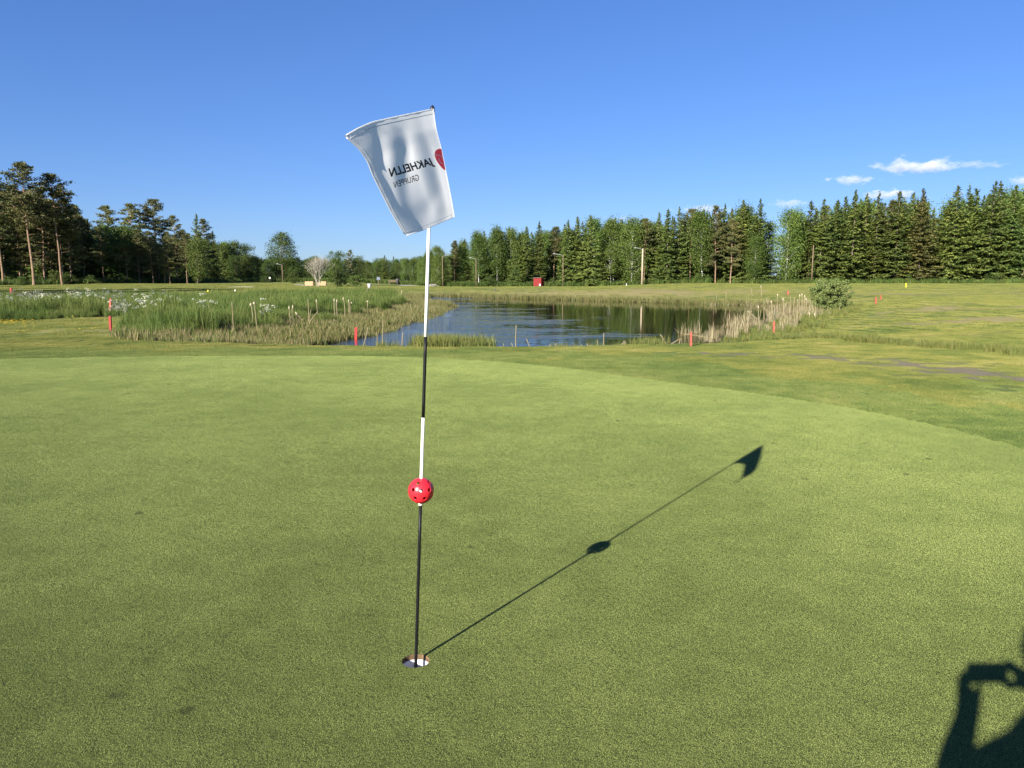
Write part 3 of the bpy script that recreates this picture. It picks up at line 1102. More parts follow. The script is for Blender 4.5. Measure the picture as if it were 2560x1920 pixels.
scatter('dandelions', pts, r.uniform(0, 6.28, len(pts)), r.uniform(.7, 1.2, len(pts)), dan, 'yellow dandelions in the mown verge', 10)

# bare undergrowth in front of and inside the woods
under = [blades_mesh('undergrowth_clump', 60, .55, .3, 1.0, .03, .08, .5, m_broad, 860 + i, square=False) for i in range(4)]
r = np.random.default_rng(15)
x = np.concatenate([r.uniform(-125, 0, 2600), r.uniform(0, 125, 500)])
y = forest_line(x) + r.uniform(-5, 12, len(x)) * np.where(x < -55, 1.0, .35)
scatter('undergrowth', np.stack([x, y, height(x, y)], 1), r.uniform(0, 6.28, len(x)), r.uniform(.5, 1.3, len(x)), under, 'shaggy undergrowth along the edge of the woods', 11)
# ------------------------------------------------------------------ tree prototypes (trunk mesh, crown mesh), nominal height 16 m
def unit(v):
    return v / (np.linalg.norm(v, axis=-1, keepdims=True) + 1e-12)


def spruce(seed, h=16.0, wid=.15, dens=1.0, bare=.03, mat=None):
    r = np.random.default_rng(seed)
    tr = MB()
    zz = np.linspace(0, h, 9)
    sway = np.cumsum(r.normal(0, .03, 9))
    pts = np.stack([sway * .6, np.cumsum(r.normal(0, .03, 9)) * .6, zz], 1)
    tr.tube(pts, np.interp(zz, [0, h], [.21, .012]), 7)
    cr = MB()
    ax = lambda z: np.array([np.interp(z, zz, pts[:, 0]), np.interp(z, zz, pts[:, 1]), z])
    C, D, W = [], [], []
    z = h * bare + .4
    lump = r.uniform(.6, 1.25, 12)
    gap = r.uniform(0, 1, 60)
    while z < h - .15:
        rel = z / h
        L0 = wid * h * (1 - rel) ** .86 * (1 - .25 * max(0, (.12 - rel) / .12)) + .05
        nb = int(round((7 if rel < .75 else 5) * dens))
        for b in range(nb):
            az = r.uniform(0, 6.283)
            L = L0 * r.uniform(.6, 1.2) * lump[int(az / 6.284 * 6) + (0 if rel < .5 else 6)] * (.55 if gap[int(rel * 59)] < .12 else 1)
            o = ax(z + r.normal(0, .12))
            rad = np.array([math.cos(az), math.sin(az), 0])
            side = np.array([-rad[1], rad[0], 0])
            el0 = np.interp(rel, [0, .5, .85, 1], [-.38, -.12, .35, .9]) + r.normal(0, .1)
            k = max(3, int(L / .24))
            s = np.linspace(.10, 1, k)
            curve = np.sin(s * math.pi) * -.06 * L + .10 * L * s ** 3
            p = o + np.outer(s * L * math.cos(el0), rad)
            p[:, 2] += s * L * math.sin(el0) + curve
            # side sprays, drooping
            for sg in (-1, 1):
                tl = (.36 * (1 - .5 * s) * min(1, L / 1.1) + .05 + .05 * min(1, L / .6)) * r.uniform(.7, 1.3, k)
                d = unit(rad * .75 + sg * side * r.uniform(.5, 1.0, k)[:, None] + np.array([0, 0, 1]) * r.normal(-.32, .22, k)[:, None])
                C.append(p + d * (tl * .8)[:, None])
                D.append(d * tl[:, None])
                w = unit(np.cross(d, np.array([0, 0, 1.0])) + r.normal(0, .5, (k, 3)))
                W.append(w * (.085 + .05 * r.uniform(0, 1, k))[:, None])
            # hanging sprays and tip
            tl = r.uniform(.10, .24, k) * min(1, L / .8 + .2)
            d = unit(np.stack([r.normal(0, .35, k), r.normal(0, .35, k), -np.ones(k)], 1) + rad * .35)
            C.append(p + d * (tl * .7)[:, None])
            D.append(d * tl[:, None])
            W.append(unit(np.cross(d, rad) + r.normal(0, .4, (k, 3))) * .08)
            C.append(p[-1:] + rad * .08)
            D.append((rad * .22 + np.array([0, 0, .05]))[None])
            W.append((side * .07)[None])
        z += np.interp(rel, [0, .8, 1], [.34, .36, .28])
    kk = 10
    zt = np.linspace(h - .5, h + .12, kk)
    C.append(np.stack([r.normal(0, .03, kk) + pts[-1, 0], r.normal(0, .03, kk) + pts[-1, 1], zt], 1))
    D.append(np.stack([r.normal(0, .1, kk), r.normal(0, .1, kk), r.uniform(.05, .2, kk)], 1))
    W.append(np.stack([r.uniform(-.05, .05, kk), r.uniform(-.05, .05, kk), 0 * zt], 1) + .02)
    cr.rhombs(np.concatenate(C), np.concatenate(D), np.concatenate(W))
    return tr.mesh('spruce_trunk', m_bark), cr.mesh('spruce_crown', mat or m_spruce)


def pine(seed, h=16.0, crown=.5, spread=.16, mat=None):
    r = np.random.default_rng(seed)
    tr = MB()
    k = 10
    zz = np.linspace(0, h * .97, k)
    bend = np.cumsum(r.normal(0, .05, k)) + r.normal(0, .25) * (zz / h) ** 2
    bend2 = np.cumsum(r.normal(0, .05, k))
    pts = np.stack([bend, bend2, zz], 1)
    tr.tube(pts, np.interp(zz, [0, .5, h], [.165, .14, .03]), 7)
    ax = lambda z: np.array([np.interp(z, zz, pts[:, 0]), np.interp(z, zz, pts[:, 1]), z])
    cr = MB()
    for _ in range(6):                                     # dead stubs below the crown
        z = h * r.uniform(.12, max(.2, 1 - crown))
        az = r.uniform(0, 6.28)
        L = r.uniform(.3, 1.6)
        o = ax(z)
        tr.tube([o, o + np.array([math.cos(az) * L, math.sin(az) * L, r.uniform(-.2, .35) * L])], [.03, .008], 4)
    nl = int(44 + 16 * crown / .5)
    for i in range(nl):
        rel = 1 - crown + crown * (i + r.uniform(0, 1)) / nl
        z = h * rel * .985
        u = (rel - (1 - crown)) / crown
        L = spread * h * (math.sin(math.pi * min(1, .22 + u * .80)) ** .8) * r.uniform(.45, 1.15) + .25
        az = r.uniform(0, 6.28)
        el = np.interp(u, [0, .6, 1], [-.12, .22, .9]) + r.normal(0, .15)
        o = ax(z)
        rad = np.array([math.cos(az), math.sin(az), 0])
        ts = np.linspace(0, 1, 5)
        br = o + np.outer(ts * L * math.cos(el), rad) + np.outer(ts * L * math.sin(el) + .10 * L * ts ** 2, [0, 0, 1])
        tr.tube(br, np.linspace(.045, .012, 5), 4, cap=False)
        nc = max(2, int(L / .42))
        for j in range(nc):
            q = (.42 + .58 * (j + 1) / nc)
            c0 = o + rad * (q * L * math.cos(el)) + np.array([0, 0, q * L * math.sin(el) + .1 * L * q * q + .08])
            c0 = c0 + r.normal(0, .14 * L * .5 + .05, 3) * np.array([1, 1, .35])
            n = 32
            off = r.normal(0, 1, (n, 3)).clip(-1.7, 1.7) * np.array([.32, .32, .11]) * r.uniform(.7, 1.2)
            d = unit(off + np.array([0, 0, .25]) + r.normal(0, .25, (n, 3))) * r.uniform(.10, .21, n)[:, None]
            w = unit(np.cross(d, r.normal(0, 1, (n, 3)))) * r.uniform(.045, .085, n)[:, None]
            cr.rhombs(c0 + off, d, w)
    return tr.mesh('pine_trunk', m_bark_pine), cr.mesh('pine_crown', mat or m_pine)


def leafy(seed, h=12.0, crown0=.18, rad=.2, mat=None, barkm=None, leaf=.13, nclus=95, nleaf=46, droop=0.0, stems=1, round_=1.0, trunk_r=.12):
    """broadleaf: trunk with limbs, crown of leaf clusters with gaps"""
    r = np.random.default_rng(seed)
    tr, cr = MB(), MB()
    tops = []
    for s in range(stems):
        a0 = r.uniform(0, 6.28)
        lean = 0 if stems == 1 else rad * h * .55
        k = 8
        zz = np.linspace(0, h * .93, k)
        px_ = np.cumsum(r.normal(0, .06, k)) + math.cos(a0) * lean * (zz / h) ** 1.2
        py_ = np.cumsum(r.normal(0, .06, k)) + math.sin(a0) * lean * (zz / h) ** 1.2
        pts = np.stack([px_, py_, zz], 1)
        tr.tube(pts, np.interp(zz, [0, h], [trunk_r, .015]), 7)
        tops.append(pts)
    lob = r.normal(0, 1, (7, 3))
    lob = unit(lob)
    for i in range(nclus):
        pts = tops[i % stems]
        u = r.uniform(0, 1) ** .85
        z = h * (crown0 + (1 - crown0) * u)
        prof = math.sin(math.pi * (.12 + .83 * u) ** (.8 + .25 * round_)) ** .7
        d = r.normal(0, 1, 2)
        d /= np.linalg.norm(d)
        rr = rad * h * prof * math.sqrt(r.uniform(.05, 1)) * (1 + .28 * max(0, float((lob @ np.array([d[0], d[1], u - .5])).max()) - .6))
        base = np.array([np.interp(z, pts[:, 2], pts[:, 0]), np.interp(z, pts[:, 2], pts[:, 1]), z])
        c0 = base + np.array([d[0] * rr, d[1] * rr, r.normal(0, .15)])
        if i % 3 == 0:
            zb = max(h * .06, z - rr * .8)
            bb = np.array([np.interp(zb, pts[:, 2], pts[:, 0]), np.interp(zb, pts[:, 2], pts[:, 1]), zb])
            tr.tube([bb, (bb + c0) / 2 + np.array([0, 0, .08 * rr]), c0], [trunk_r * .28, trunk_r * .18, trunk_r * .06], 4, cap=False)
        sz = h * .052 * r.uniform(.7, 1.35)
        off = r.normal(0, 1, (nleaf, 3)).clip(-1.5, 1.5) * np.array([sz, sz, sz * .7])
        off[:, 2] -= droop * np.abs(r.normal(0, sz * 1.3, nleaf)).clip(0, sz * 2)
        dd = unit(r.normal(0, 1, (nleaf, 3)) + np.array([0, 0, -.4 - droop])) * (leaf * r.uniform(.6, 1.25, nleaf))[:, None]
        w = unit(np.cross(dd, r.normal(0, 1, (nleaf, 3)))) * (leaf * .62 * r.uniform(.7, 1.2, nleaf))[:, None]
        cr.rhombs(c0 + off, dd, w)
    return tr.mesh('trunk', barkm or m_bark), cr.mesh('crown', mat or m_broad)


def bare_tree(seed, h=7.0):
    r = np.random.default_rng(seed)
    tr, cr = MB(), MB()

    def grow_(p, d, L, rad, depth, mbx):
        q = p + d * L
        m_ = (p + q) / 2 + r.normal(0, .05 * L, 3)
        mbx.tube([p, m_, q], [rad, rad * .8, rad * .6], 4 if depth > 1 else 6, cap=False)
        if depth >= 5:
            return
        for _ in range(3 if depth < 4 else 4):
            nd = unit(d + r.normal(0, .27, 3) + np.array([0, 0, .15]))
            grow_(q - d * L * r.uniform(0, .35), nd, L * r.uniform(.6, .82), rad * .55, depth + 1, cr)
    for s in range(7):
        a0 = r.uniform(0, 6.28)
        d = unit(np.array([math.cos(a0) * .26, math.sin(a0) * .26, 1.0]))
        grow_(np.array([math.cos(a0) * .12, math.sin(a0) * .12, 0.0]), d, h * r.uniform(.26, .34), .06, 0, tr)
    return tr.mesh('bare_trunk', m_bark_dead), cr.mesh('bare_twigs', m_bark_dead)


PR = {
    'spruce': [(spruce(10 + i, wid=w_, dens=1.0), 16.0) for i, w_ in enumerate((.24, .20, .27, .22, .19, .26, .21, .23))],
    'brown_spruce': [(spruce(31, wid=.225, mat=m_spruce_brown), 16.0)],
    'thin_spruce': [(spruce(33, wid=.125, dens=.9), 16.0), (spruce(34, wid=.13, dens=.9), 16.0)],
    'pine': [(pine(40 + i, crown=c_, spread=s_), 16.0) for i, (c_, s_) in enumerate(((.46, .135), (.58, .12), (.40, .15), (.50, .13)))],
    'low_pine': [(pine(50, crown=.78, spread=.17), 16.0), (pine(51, crown=.7, spread=.16), 16.0)],
    'birch': [(leafy(60 + i, 14.0, c0, rd, m_birch, m_bark_birch, .15, 175, 46, .5, 1, 1.0, .11), 14.0) for i, (c0, rd) in enumerate(((.16, .15), (.24, .13), (.10, .17)))],
    'young_birch': [(leafy(66, 8.0, .22, .16, m_birch, m_bark_birch, .13, 50, 34, .3, 1, 1, .07), 8.0)],
    'broad': [(leafy(70 + i, 12.0, .08, rd, m_broad, m_bark, .16, 150, 48, .1, 2, 1.0, .16), 12.0) for i, rd in enumerate((.27, .31, .24))],
    'round': [(leafy(76, 14.0, .15, .25, m_broad, m_bark, .16, 190, 50, .1, 1, 1.2, .2), 14.0)],
    'bush': [(leafy(80 + i, 3.0, .02, .42, m_broad, m_bark, .10, 70, 34, .1, 4, 1.0, .04), 3.0) for i in range(3)],
    'bright_bush': [(leafy(84 + i, 3.0, .02, .42, m_birch, m_bark, .10, 70, 34, .1, 4, 1.0, .04), 3.0) for i in range(2)],
    'willow': [(leafy(90, 1.75, .03, .62, m_willow, m_bark, .044, 300, 62, .1, 7, .8, .02), 1.75)],
    'bare': [(bare_tree(95), 7.0)],
}
NAME = {'spruce': 'spruce_tree', 'brown_spruce': 'spruce_tree', 'thin_spruce': 'spruce_tree', 'pine': 'pine_tree', 'low_pine': 'pine_tree', 'birch': 'birch_tree',
        'young_birch': 'birch_tree', 'broad': 'broadleaf_tree', 'round': 'broadleaf_tree', 'bush': 'bush', 'bright_bush': 'bush', 'willow': 'willow_bush', 'bare': 'bare_tree'}
CAT = {'spruce_tree': 'spruce', 'pine_tree': 'pine', 'birch_tree': 'birch', 'broadleaf_tree': 'tree', 'bush': 'bush', 'willow_bush': 'bush', 'bare_tree': 'tree'}
trng = random.Random(21)


DEEP = {'pine': 'shaded tall pine deep inside the pine wood', 'low_pine': 'shaded dense pine deep inside the pine wood', 'spruce': 'shaded spruce deep inside the pine wood', 'broad': 'shaded leafy tree deep inside the pine wood'}
FAR = {'broad': 'low leafy tree in the far background woods', 'spruce': 'distant small spruce in the far background woods', 'birch': 'distant pale green birch in the far background woods'}


def plant(kind, X, Y, hgt, label, group=None, var=None, wide=1.0, lean=0.0):
    if label is None:
        label = DEEP[kind]
    if label == 'tree in the far background woods':
        label = FAR[kind]
    (tm, cm), h0 = PR[kind][var if var is not None else trng.randrange(len(PR[kind]))]
    nm = NAME[kind]
    t = thing(nm, label, CAT[nm], (X, Y, hh(X, Y) - .05), trng.uniform(0, 6.28), group)
    s = hgt / h0
    wv_ = s * wide * trng.uniform(.92, 1.08)
    t.scale = (wv_ * trng.uniform(.9, 1.12), wv_ * trng.uniform(.9, 1.12), s)
    t.rotation_euler = (trng.gauss(0, .016), trng.gauss(0, .016), t.rotation_euler[2])
    obj('trunk', tm, t)
    obj('crown', cm, t)
    return t


def plant_px(kind, px, ptop, Y, label, group=None, **kw):
    q = at_y(px, ptop, Y)
    z0 = hh(q[0], Y)
    return plant(kind, float(q[0]), Y, float(q[2] - z0), label, group, **kw)


G_ROW = 'trees in the wood beyond the pond'
L_SP = 'tall dark green spruce in the front row of the wood beyond the field'
L_BI = 'light green birch with white trunk in the wood beyond the pond'
L_PI = 'pine with reddish trunk standing between spruces beyond the pond'
front = [('birch', 1094, 616, 150, 'thin airy birch beside the lamp post near the gravel road'), ('pine', 1135, 601, 153, 'round topped pine beside the thin airy birch near the road'), ('spruce', 1163, 597, 156, 'slim pointed spruce behind the birches nearest the gravel road'), ('birch', 1196, 581, 151, 'birch behind the lamp post between the road and the red shed'), ('spruce', 1212, 575, 158, 'spruce rising between two white trunked birches near the gravel road'),
         ('birch', 1243, 569, 152, 'birch with two pale stems next to the shorter spruce by the shed'), ('spruce', 1277, 565, 157, 'spruce directly behind the shorter spruce beside the red shed'),
         ('spruce', 1286, 598, 146.5, 'shorter spruce with branches to the ground beside the red shed'),
         ('spruce', 1319, 564, 152, 'spruce behind the red shed, next to the shorter spruce'), ('spruce', 1345, 552, 151, 'tall narrow spruce straight behind the red shed'), ('pine', 1384, 566, 154, 'pine between the red shed and the dark thin lamp post'), ('spruce', 1419, 549, 151, 'spruce behind the dark thin lamp post'), ('spruce', 1443, 539, 153, 'tall spruce between the dark thin lamp post and the broad forward spruce'),
         ('spruce', 1475, 536, 147.5, 'broad spruce standing forward of its neighbours beside a dark gap'),
         ('young_birch', 1529, 616, 148, 'small yellowish birch in the dark gap between spruces'),
         ('spruce', 1526, 546, 160, 'spruce at the back of the dark gap above the small yellowish birch'), ('spruce', 1556, 546, 155, 'spruce beside a birch next to the dark gap'), ('birch', 1581, 543, 150, 'birch with bright white trunk between the dark gap and the pale lamp post'), ('pine', 1614, 546, 150, 'pine with reddish trunk straight behind the thick pale lamp post'), ('spruce', 1650, 530, 151, 'spruce beside the pine behind the thick pale lamp post'),
         ('spruce', 1671, 521, 148, None), ('spruce', 1697, 516, 150, None), ('pine', 1730, 523, 152, 'pine crown squeezed between spruces beside the slim birch'), ('birch', 1760, 528, 149, 'slim birch with bare white trunk beside the tall thin topped pine'), ('low_pine', 1795, 513, 148, 'tall pine with reddish trunk and thin pointed top among spruces'),
         ('spruce', 1816, 509, 153, 'narrow spruce between the thin topped pine and the dark forked pine'), ('low_pine', 1832, 548, 148, 'dark pine with forked pinkish trunk base beside tall spruces'), ('spruce', 1861, 500, 152, 'tall spruce behind the dark pine with forked trunk base'),
         ('spruce', 1902, 497, 150, 'tall broad spruce beside the narrow gap of open sky'), ('birch', 1890, 590, 147, 'bright leafy birch in front of the spruce by the sky gap'),
         ('birch', 1972, 523, 149, 'bright green birch with white trunk beside the gap of open sky'), ('birch', 1997, 528, 151, 'slender bright birch between a birch and dark spruces'),
         ('spruce', 2031, 500, 150, 'spruce straight behind the plain brown pole'), ('spruce', 2058, 497, 148, 'spruce straight behind the willow bush'), ('spruce', 2088, 502, 152, 'shorter spruce between the willow bush and the tallest broad spruce'), ('spruce', 2112, 490, 153, 'spruce crowding behind the tallest broad spruce'), ('spruce', 2141, 474, 148, 'tallest broad spruce beside the very slim spruce'),
         ('thin_spruce', 2171, 479, 152, 'very slim spruce rising between broader spruces'), ('thin_spruce', 2199, 479, 150, 'slim thin crowned spruce showing its trunk'), ('spruce', 2225, 500, 154, 'lower spruce beside the slim thin crowned spruce'),
         ('spruce', 2251, 476, 149, 'spruce behind the yellow stake in the field'), ('brown_spruce', 2312, 471, 147, 'brown tinged broad spruce in the row beyond the mown field'), ('spruce', 2285, 480, 152, 'spruce half hidden behind the brown tinged spruce'),
         ('spruce', 2375, 500, 152, 'lower spruce at the notch in the skyline past the brown tinged spruce'), ('spruce', 2396, 461, 147, 'tall spruce at the notch in the skyline past the brown tinged spruce'), ('thin_spruce', 2432, 460, 151, 'slim spruce between tall broad spruces past the skyline notch'), ('spruce', 2448, 468, 150, 'spruce beside the slim spruce past the skyline notch'), ('spruce', 2484, 454, 148, None),
         ('spruce', 2505, 452, 151, None), ('spruce', 2542, 462, 147, 'spruce right above the leaning brown trunk'), ('spruce', 2580, 460, 150, None), ('spruce', 2625, 455, 148, None)]
for kind, px, pt, Y, lab in front:
    base = {'spruce': L_SP, 'thin_spruce': 'slim spruce at the back of the spruce row', 'birch': L_BI, 'pine': L_PI}.get(kind)
    plant_px(kind, px, pt, Y, lab or base, G_ROW, wide=(1.12 if kind in ('spruce', 'brown_spruce') and px > 1980 else 1.0))
r = random.Random(3)
skyline = lambda px: float(np.interp(px, [1040, 1085, 1180, 1300, 1450, 1600, 1700, 1860, 1915, 1938, 1960, 2050, 2140, 2320, 2348, 2375, 2480, 2700], [625, 618, 585, 570, 548, 552, 530, 512, 530, 660, 560, 512, 490, 490, 545, 500, 470, 465]))
for row, (Y, step, drop) in enumerate(((155, 27, 3), (161, 28, 7), (169, 30, 12), (180, 34, 20))):
    px = 1075.0
    while px < 2680:
        p_ = px + r.uniform(-9, 9)
        if not (1922 < p_ < 1958) and not (2338 < p_ < 2360 and row < 2):
            kind = r.choices(['spruce', 'birch', 'low_pine'], [6, 4.5 if p_ < 1650 else .8, .8])[0]
            plant_px(kind, p_, skyline(p_) + drop + r.uniform(-6, 18), Y + r.uniform(-2, 2), 'spruce deep in the wood, half hidden behind the front row' if kind == 'spruce'
                     else ('birch half hidden behind spruces in the wood beyond the pond' if kind == 'birch' else 'pine half hidden behind spruces in the wood beyond the pond'),
                     'trees behind the front row beyond the pond')
        px += step * r.uniform(.8, 1.2)

# pine wood
L_PL = 'tall pine with long bare trunk at the edge of the pine wood'
left = [('pine', -18, 428, 122, None, 1), ('pine', 58, 407, 123, 'tallest pine with long orange bare trunk at the wood edge', 0), ('low_pine', 92, 475, 130, None, 0),
        ('pine', 133, 435, 126, 'tall pine with flat layered crown and long straight bare trunk', 2), ('pine', 162, 504, 134, None, 1), ('pine', 178, 512, 142, None, 3),
        ('broad', 205, 538, 178, 'round broadleaf crown showing above the pine wood', 0), ('pine', 272, 514, 152, 'pine with leaning orange trunk beside a gap in the wood', 3),
        ('pine', 327, 510, 148, 'slender pine standing alone between two gaps in the wood', 0), ('pine', 385, 499, 152, 'airy pine with open crown and sky showing between its limbs', 2),
        ('low_pine', 434, 539, 160, 'dense dark pine with several trunks at the end of the wood', 1), ('spruce', 485, 533, 172, 'dark pointed spruce at the end of the pine wood', 0),
        ('low_pine', 511, 547, 176, None, 0), ('spruce', 531, 576, 182, None, 2), ('spruce', 555, 609, 190, None, 1), ('spruce', 569, 612, 195, None, 3)]
for kind, px, pt, Y, lab, var in left:
    plant_px(kind, px, pt, Y, lab or (L_PL if 'pine' in kind else 'small dark spruce where the pine wood ends'), 'trees of the pine wood', var=var)
r = random.Random(5)
for (Y, step, drop) in ((133, 30, 30), (141, 28, 40), (150, 28, 48), (160, 30, 55), (172, 30, 60)):
    px = -60.0
    while px < 500:
        p_ = px + r.uniform(-9, 9)
        top = float(np.interp(p_, [-60, 0, 60, 150, 200, 260, 330, 400, 450, 520], [440, 450, 450, 495, 525, 545, 560, 552, 548, 575])) + drop * r.uniform(.3, 1)
        if Y > 140 or p_ < 190:
            plant_px(r.choice(['pine', 'pine', 'low_pine', 'low_pine', 'spruce']) if p_ < 230 or r.random() < .5 else r.choice(['broad', 'low_pine', 'broad']), p_, top, Y + r.uniform(-2, 2), None, 'trees deep in the pine wood')
        px += step * r.uniform(.8, 1.25)
# pines outside the picture on the left whose long shadows reach the fairway
for i, (X, Y) in enumerate([(-58, 52), (-64, 49), (-72, 56), (-49, 57), (-52, 63), (-60, 66), (-80, 61), (-54, 57), (-88, 66), (-66, 60), (-98, 78), (-104, 88), (-92, 74), (-110, 100), (-118, 92), (-101, 104), (-96, 112), (-92, 116), (-120, 112), (-112, 116)]):
    plant('pine' if i % 3 else 'low_pine', X, Y, r.uniform(15, 20), 'pine in the row whose long shadows cross the fairway beyond the marsh grass', 'pines along the fairway beyond the marsh grass')
# low bushes at the foot of the pine wood
for i in range(26):
    p_ = r.uniform(-20, 560)
    Y = float(np.interp(p_, [0, 130, 270, 430, 560], [120, 124, 146, 158, 185])) + r.uniform(-3, 10)
    plant_px(r.choice(['bush', 'bush', 'bright_bush']), p_, r.uniform(676, 696), Y, 'low leafy bush at the foot of the pine wood', 'bushes below the pine wood')

# centre: broadleaf woods, far
for kind, px, pt, Y, lab in [('broad', 590, 641, 190, None), ('broad', 618, 640, 188, None), ('broad', 648, 642, 186, None), ('round', 699, 583, 178, 'large lone round crowned tree rising above the low woods'),
                             ('broad', 672, 650, 176, None), ('broad', 726, 652, 178, None), ('broad', 748, 645, 185, None), ('broad', 765, 650, 180, None),
                             ('broad', 836, 630, 142, 'dark rounded tree behind the bare grey tree'), ('low_pine', 872, 624, 146, 'dark dense pine rising behind low bushes at the far end of the meadow'),
                             ('broad', 893, 642, 145, 'dark leafy tree shading the bushes at the far end of the meadow'),
                             ('broad', 915, 655, 205, None), ('broad', 940, 654, 210, None), ('spruce', 960, 637, 205, 'broad dark spruce by the bend of the gravel road'), ('spruce', 983, 640, 210, None),
                             ('birch', 1008, 652, 200, None), ('birch', 1030, 648, 196, None), ('birch', 1052, 650, 190, None), ('birch', 1072, 648, 186, None)]:
    plant_px(kind, px, pt, Y, lab or ('low round broadleaf tree in the distant woods' if kind == 'broad' else ('birch at the edge of the distant woods by the gravel road' if kind == 'birch' else 'spruce in the distant woods by the gravel road')), 'trees of the distant woods')
r = random.Random(9)
for (Y, drop) in ((215, 3), (235, 0), (265, -2)):
    px = 545.0
    while px < 1120:
        top = float(np.interp(px, [545, 600, 700, 800, 905, 960, 1000, 1120], [640, 643, 648, 645, 655, 648, 650, 640])) + drop + r.uniform(-4, 6)
        plant_px(r.choice(['broad', 'broad', 'spruce', 'birch']), px, top, Y + r.uniform(-4, 4), 'tree in the far background woods', 'trees of the far background')
        px += r.uniform(17, 26)
for (Y, x0, x1, top0, stp) in ((196, -140, 600, 612, 24), (212, -160, 600, 606, 22), (192, 1060, 2700, 640, 30)):
    px = float(x0)
    while px < x1:
        if not 1915 < px < 1962:
            plant_px('broad', px, top0 + r.uniform(-8, 14), Y + r.uniform(-3, 3), 'tree in the far background woods', 'trees of the far background')
        px += stp * r.uniform(.8, 1.2)
plant_px('bush', 850, 684, 112, 'low dark bush in front of the rounded trees', 'bushes at the far end of the meadow', wide=1.5)
plant_px('bush', 883, 688, 110, 'spreading bush in front of the dark dense pine', 'bushes at the far end of the meadow', wide=1.8)
plant_px('bush', 735, 682, 150, 'rounded bush beside the pale gravel path', 'bushes at the far end of the meadow', wide=1.3)
plant_px('bush', 660, 690, 160, 'small bush below the lone round crowned tree', 'bushes at the far end of the meadow', wide=1.6)
plant_px('bare', 792, 627, 108, 'bare grey leafless tree with many upright stems beside pale timber')
for i in range(30):
    p_ = r.uniform(1090, 2560)
    if 1330 < p_ < 1372 or 1925 < p_ < 1950:
        continue
    plant_px(r.choice(['bush', 'bright_bush', 'bright_bush']), p_, r.uniform(682, 698), 146.5 + r.uniform(-1, 3), 'leafy bush at the foot of the wood beyond the pond', 'bushes below the wood beyond the pond')
q = hit(2072, 777)
plant('willow', float(q[0]), float(q[1]), 1.72, 'round grey green willow bush beside the pond reeds', lean=0.0)

# leaning brown trunk at the right end of the row
q0 = at_y(2543, 703, 145.5)
q1 = at_y(2575, 655, 147)
mb = MB()
q0[2] = hh(q0[0], q0[1]) - .1
mb.tube([q0, (q0 + q1) / 2 + np.array([.1, 0, .2]), q1], [.2, .17, .13], 7)
o = mb.build('leaning_trunk', m_bark_pine, smooth=True)
tag(o, 'brown tree trunk leaning over at the foot of the spruces', 'trunk')

# ------------------------------------------------------------------ street lamps on poles along the far side
def lamp_post(px, ptop, pbase, Y, label, arm, mat, thick=.095, head=True):
    q = at_y(px, ptop, Y)
    z0 = hh(q[0], Y)
    H_ = q[2] - z0
    t = thing('lamp_post', label, 'lamp post', (q[0], Y, z0 - .05), 0, 'lamp posts along the edge of the wood')
    m = MB()
    m.tube([[0, 0, 0], [0, 0, H_ * .5], [0, 0, H_]], [thick, thick * .88, thick * .72], 10)
    m.build('pole', mat, t, True)
    if head:
        m = MB()
        m.tube([[0, 0, H_ - .25], [arm * .35, 0, H_ + .02], [arm * .95, 0, H_ + .16]], [.03, .03, .03], 6)
        m.build('arm', m_galv, t, True)
        m = MB()
        m.box((-.30, -.10, -.05), (.30, .10, .05), taper=.6, origin=(arm * 1.05, 0, H_ + .17))
        m.build('lamp_head', m_galv, t, bevel=.02)
    return t


lamp_post(705, 661, 706, 170, 'thin brown lamp post before the low distant woods', -1.0, m_post_wood, .11)
lamp_post(1106, 639, 708, 148, 'brown lamp post beside thin birches near the gravel road', 1.0, m_post_wood)
lamp_post(1190, 646, 713, 146, 'lamp post in front of birches between the road and the red shed', -1.0, m_post_wood)
lamp_post(1408, 636, 716, 145, 'dark thin lamp post beside the red shed', -1.6, m_post_wood)
lamp_post(1607, 621, 711, 143, 'thick pale timber lamp post in front of spruces', -1.3, m_post_pale, .19)
lamp_post(2034, 612, 703, 145, 'plain brown pole without lamp arm behind the willow bush', 1.0, m_post_wood, .12, head=False)

# ------------------------------------------------------------------ red shed
q = at_y(1346, 716, 146)
sh = thing('shed', 'small red wooden shed with flat dark roof before the spruces', 'shed', (q[0], 144.5, hh(q[0], 144.5)), -.45)
W_, D_, H_ = 1.55, 1.25, 1.55
m = MB()
m.box((-W_ / 2 + .03, -D_ / 2 + .03, .05), (W_ / 2 - .03, D_ / 2 - .03, H_))
wall = m.build('wall', m_shed_red, sh)
k = 0
bw = .155
for i in range(10):
    x0 = -W_ / 2 + i * bw
    m = MB()
    m.box((x0 + .006, -D_ / 2 - .0, .10), (x0 + bw - .006, -D_ / 2 + .026, H_ - .02))
    m.build('board', m_shed_red, sh)
for i in range(8):
    y0 = -D_ / 2 + .02 + i * bw
    for sx in (-1, 1):
        m = MB()
        m.box((min(sx * W_ / 2, sx * (W_ / 2 - .026)), y0 + .006, .10), (max(sx * W_ / 2, sx * (W_ / 2 - .026)), y0 + bw - .006, H_ - .02))
        m.build('board', m_shed_red, sh)
m = MB()
m.box((-W_ / 2 - .12, -D_ / 2 - .14, H_), (W_ / 2 + .12, D_ / 2 + .12, H_ + .10))
m.build('roof', m_roof_felt, sh, bevel=.01)
m = MB()
m.box((.38, -D_ / 2 - .02, .10), (.66, -D_ / 2 - .004, .45))
tag(m.build('panel', m_white_paint, sh), 'small white panel low on the wall')
for sx in (-1, 1):
    for sy in (-1, 1):
        m = MB()
        m.box((sx * (W_ / 2 - .15) - .06, sy * (D_ / 2 - .15) - .06, -.15), (sx * (W_ / 2 - .15) + .06, sy * (D_ / 2 - .15) + .06, .049))
        m.build('foot', m_stone, sh)

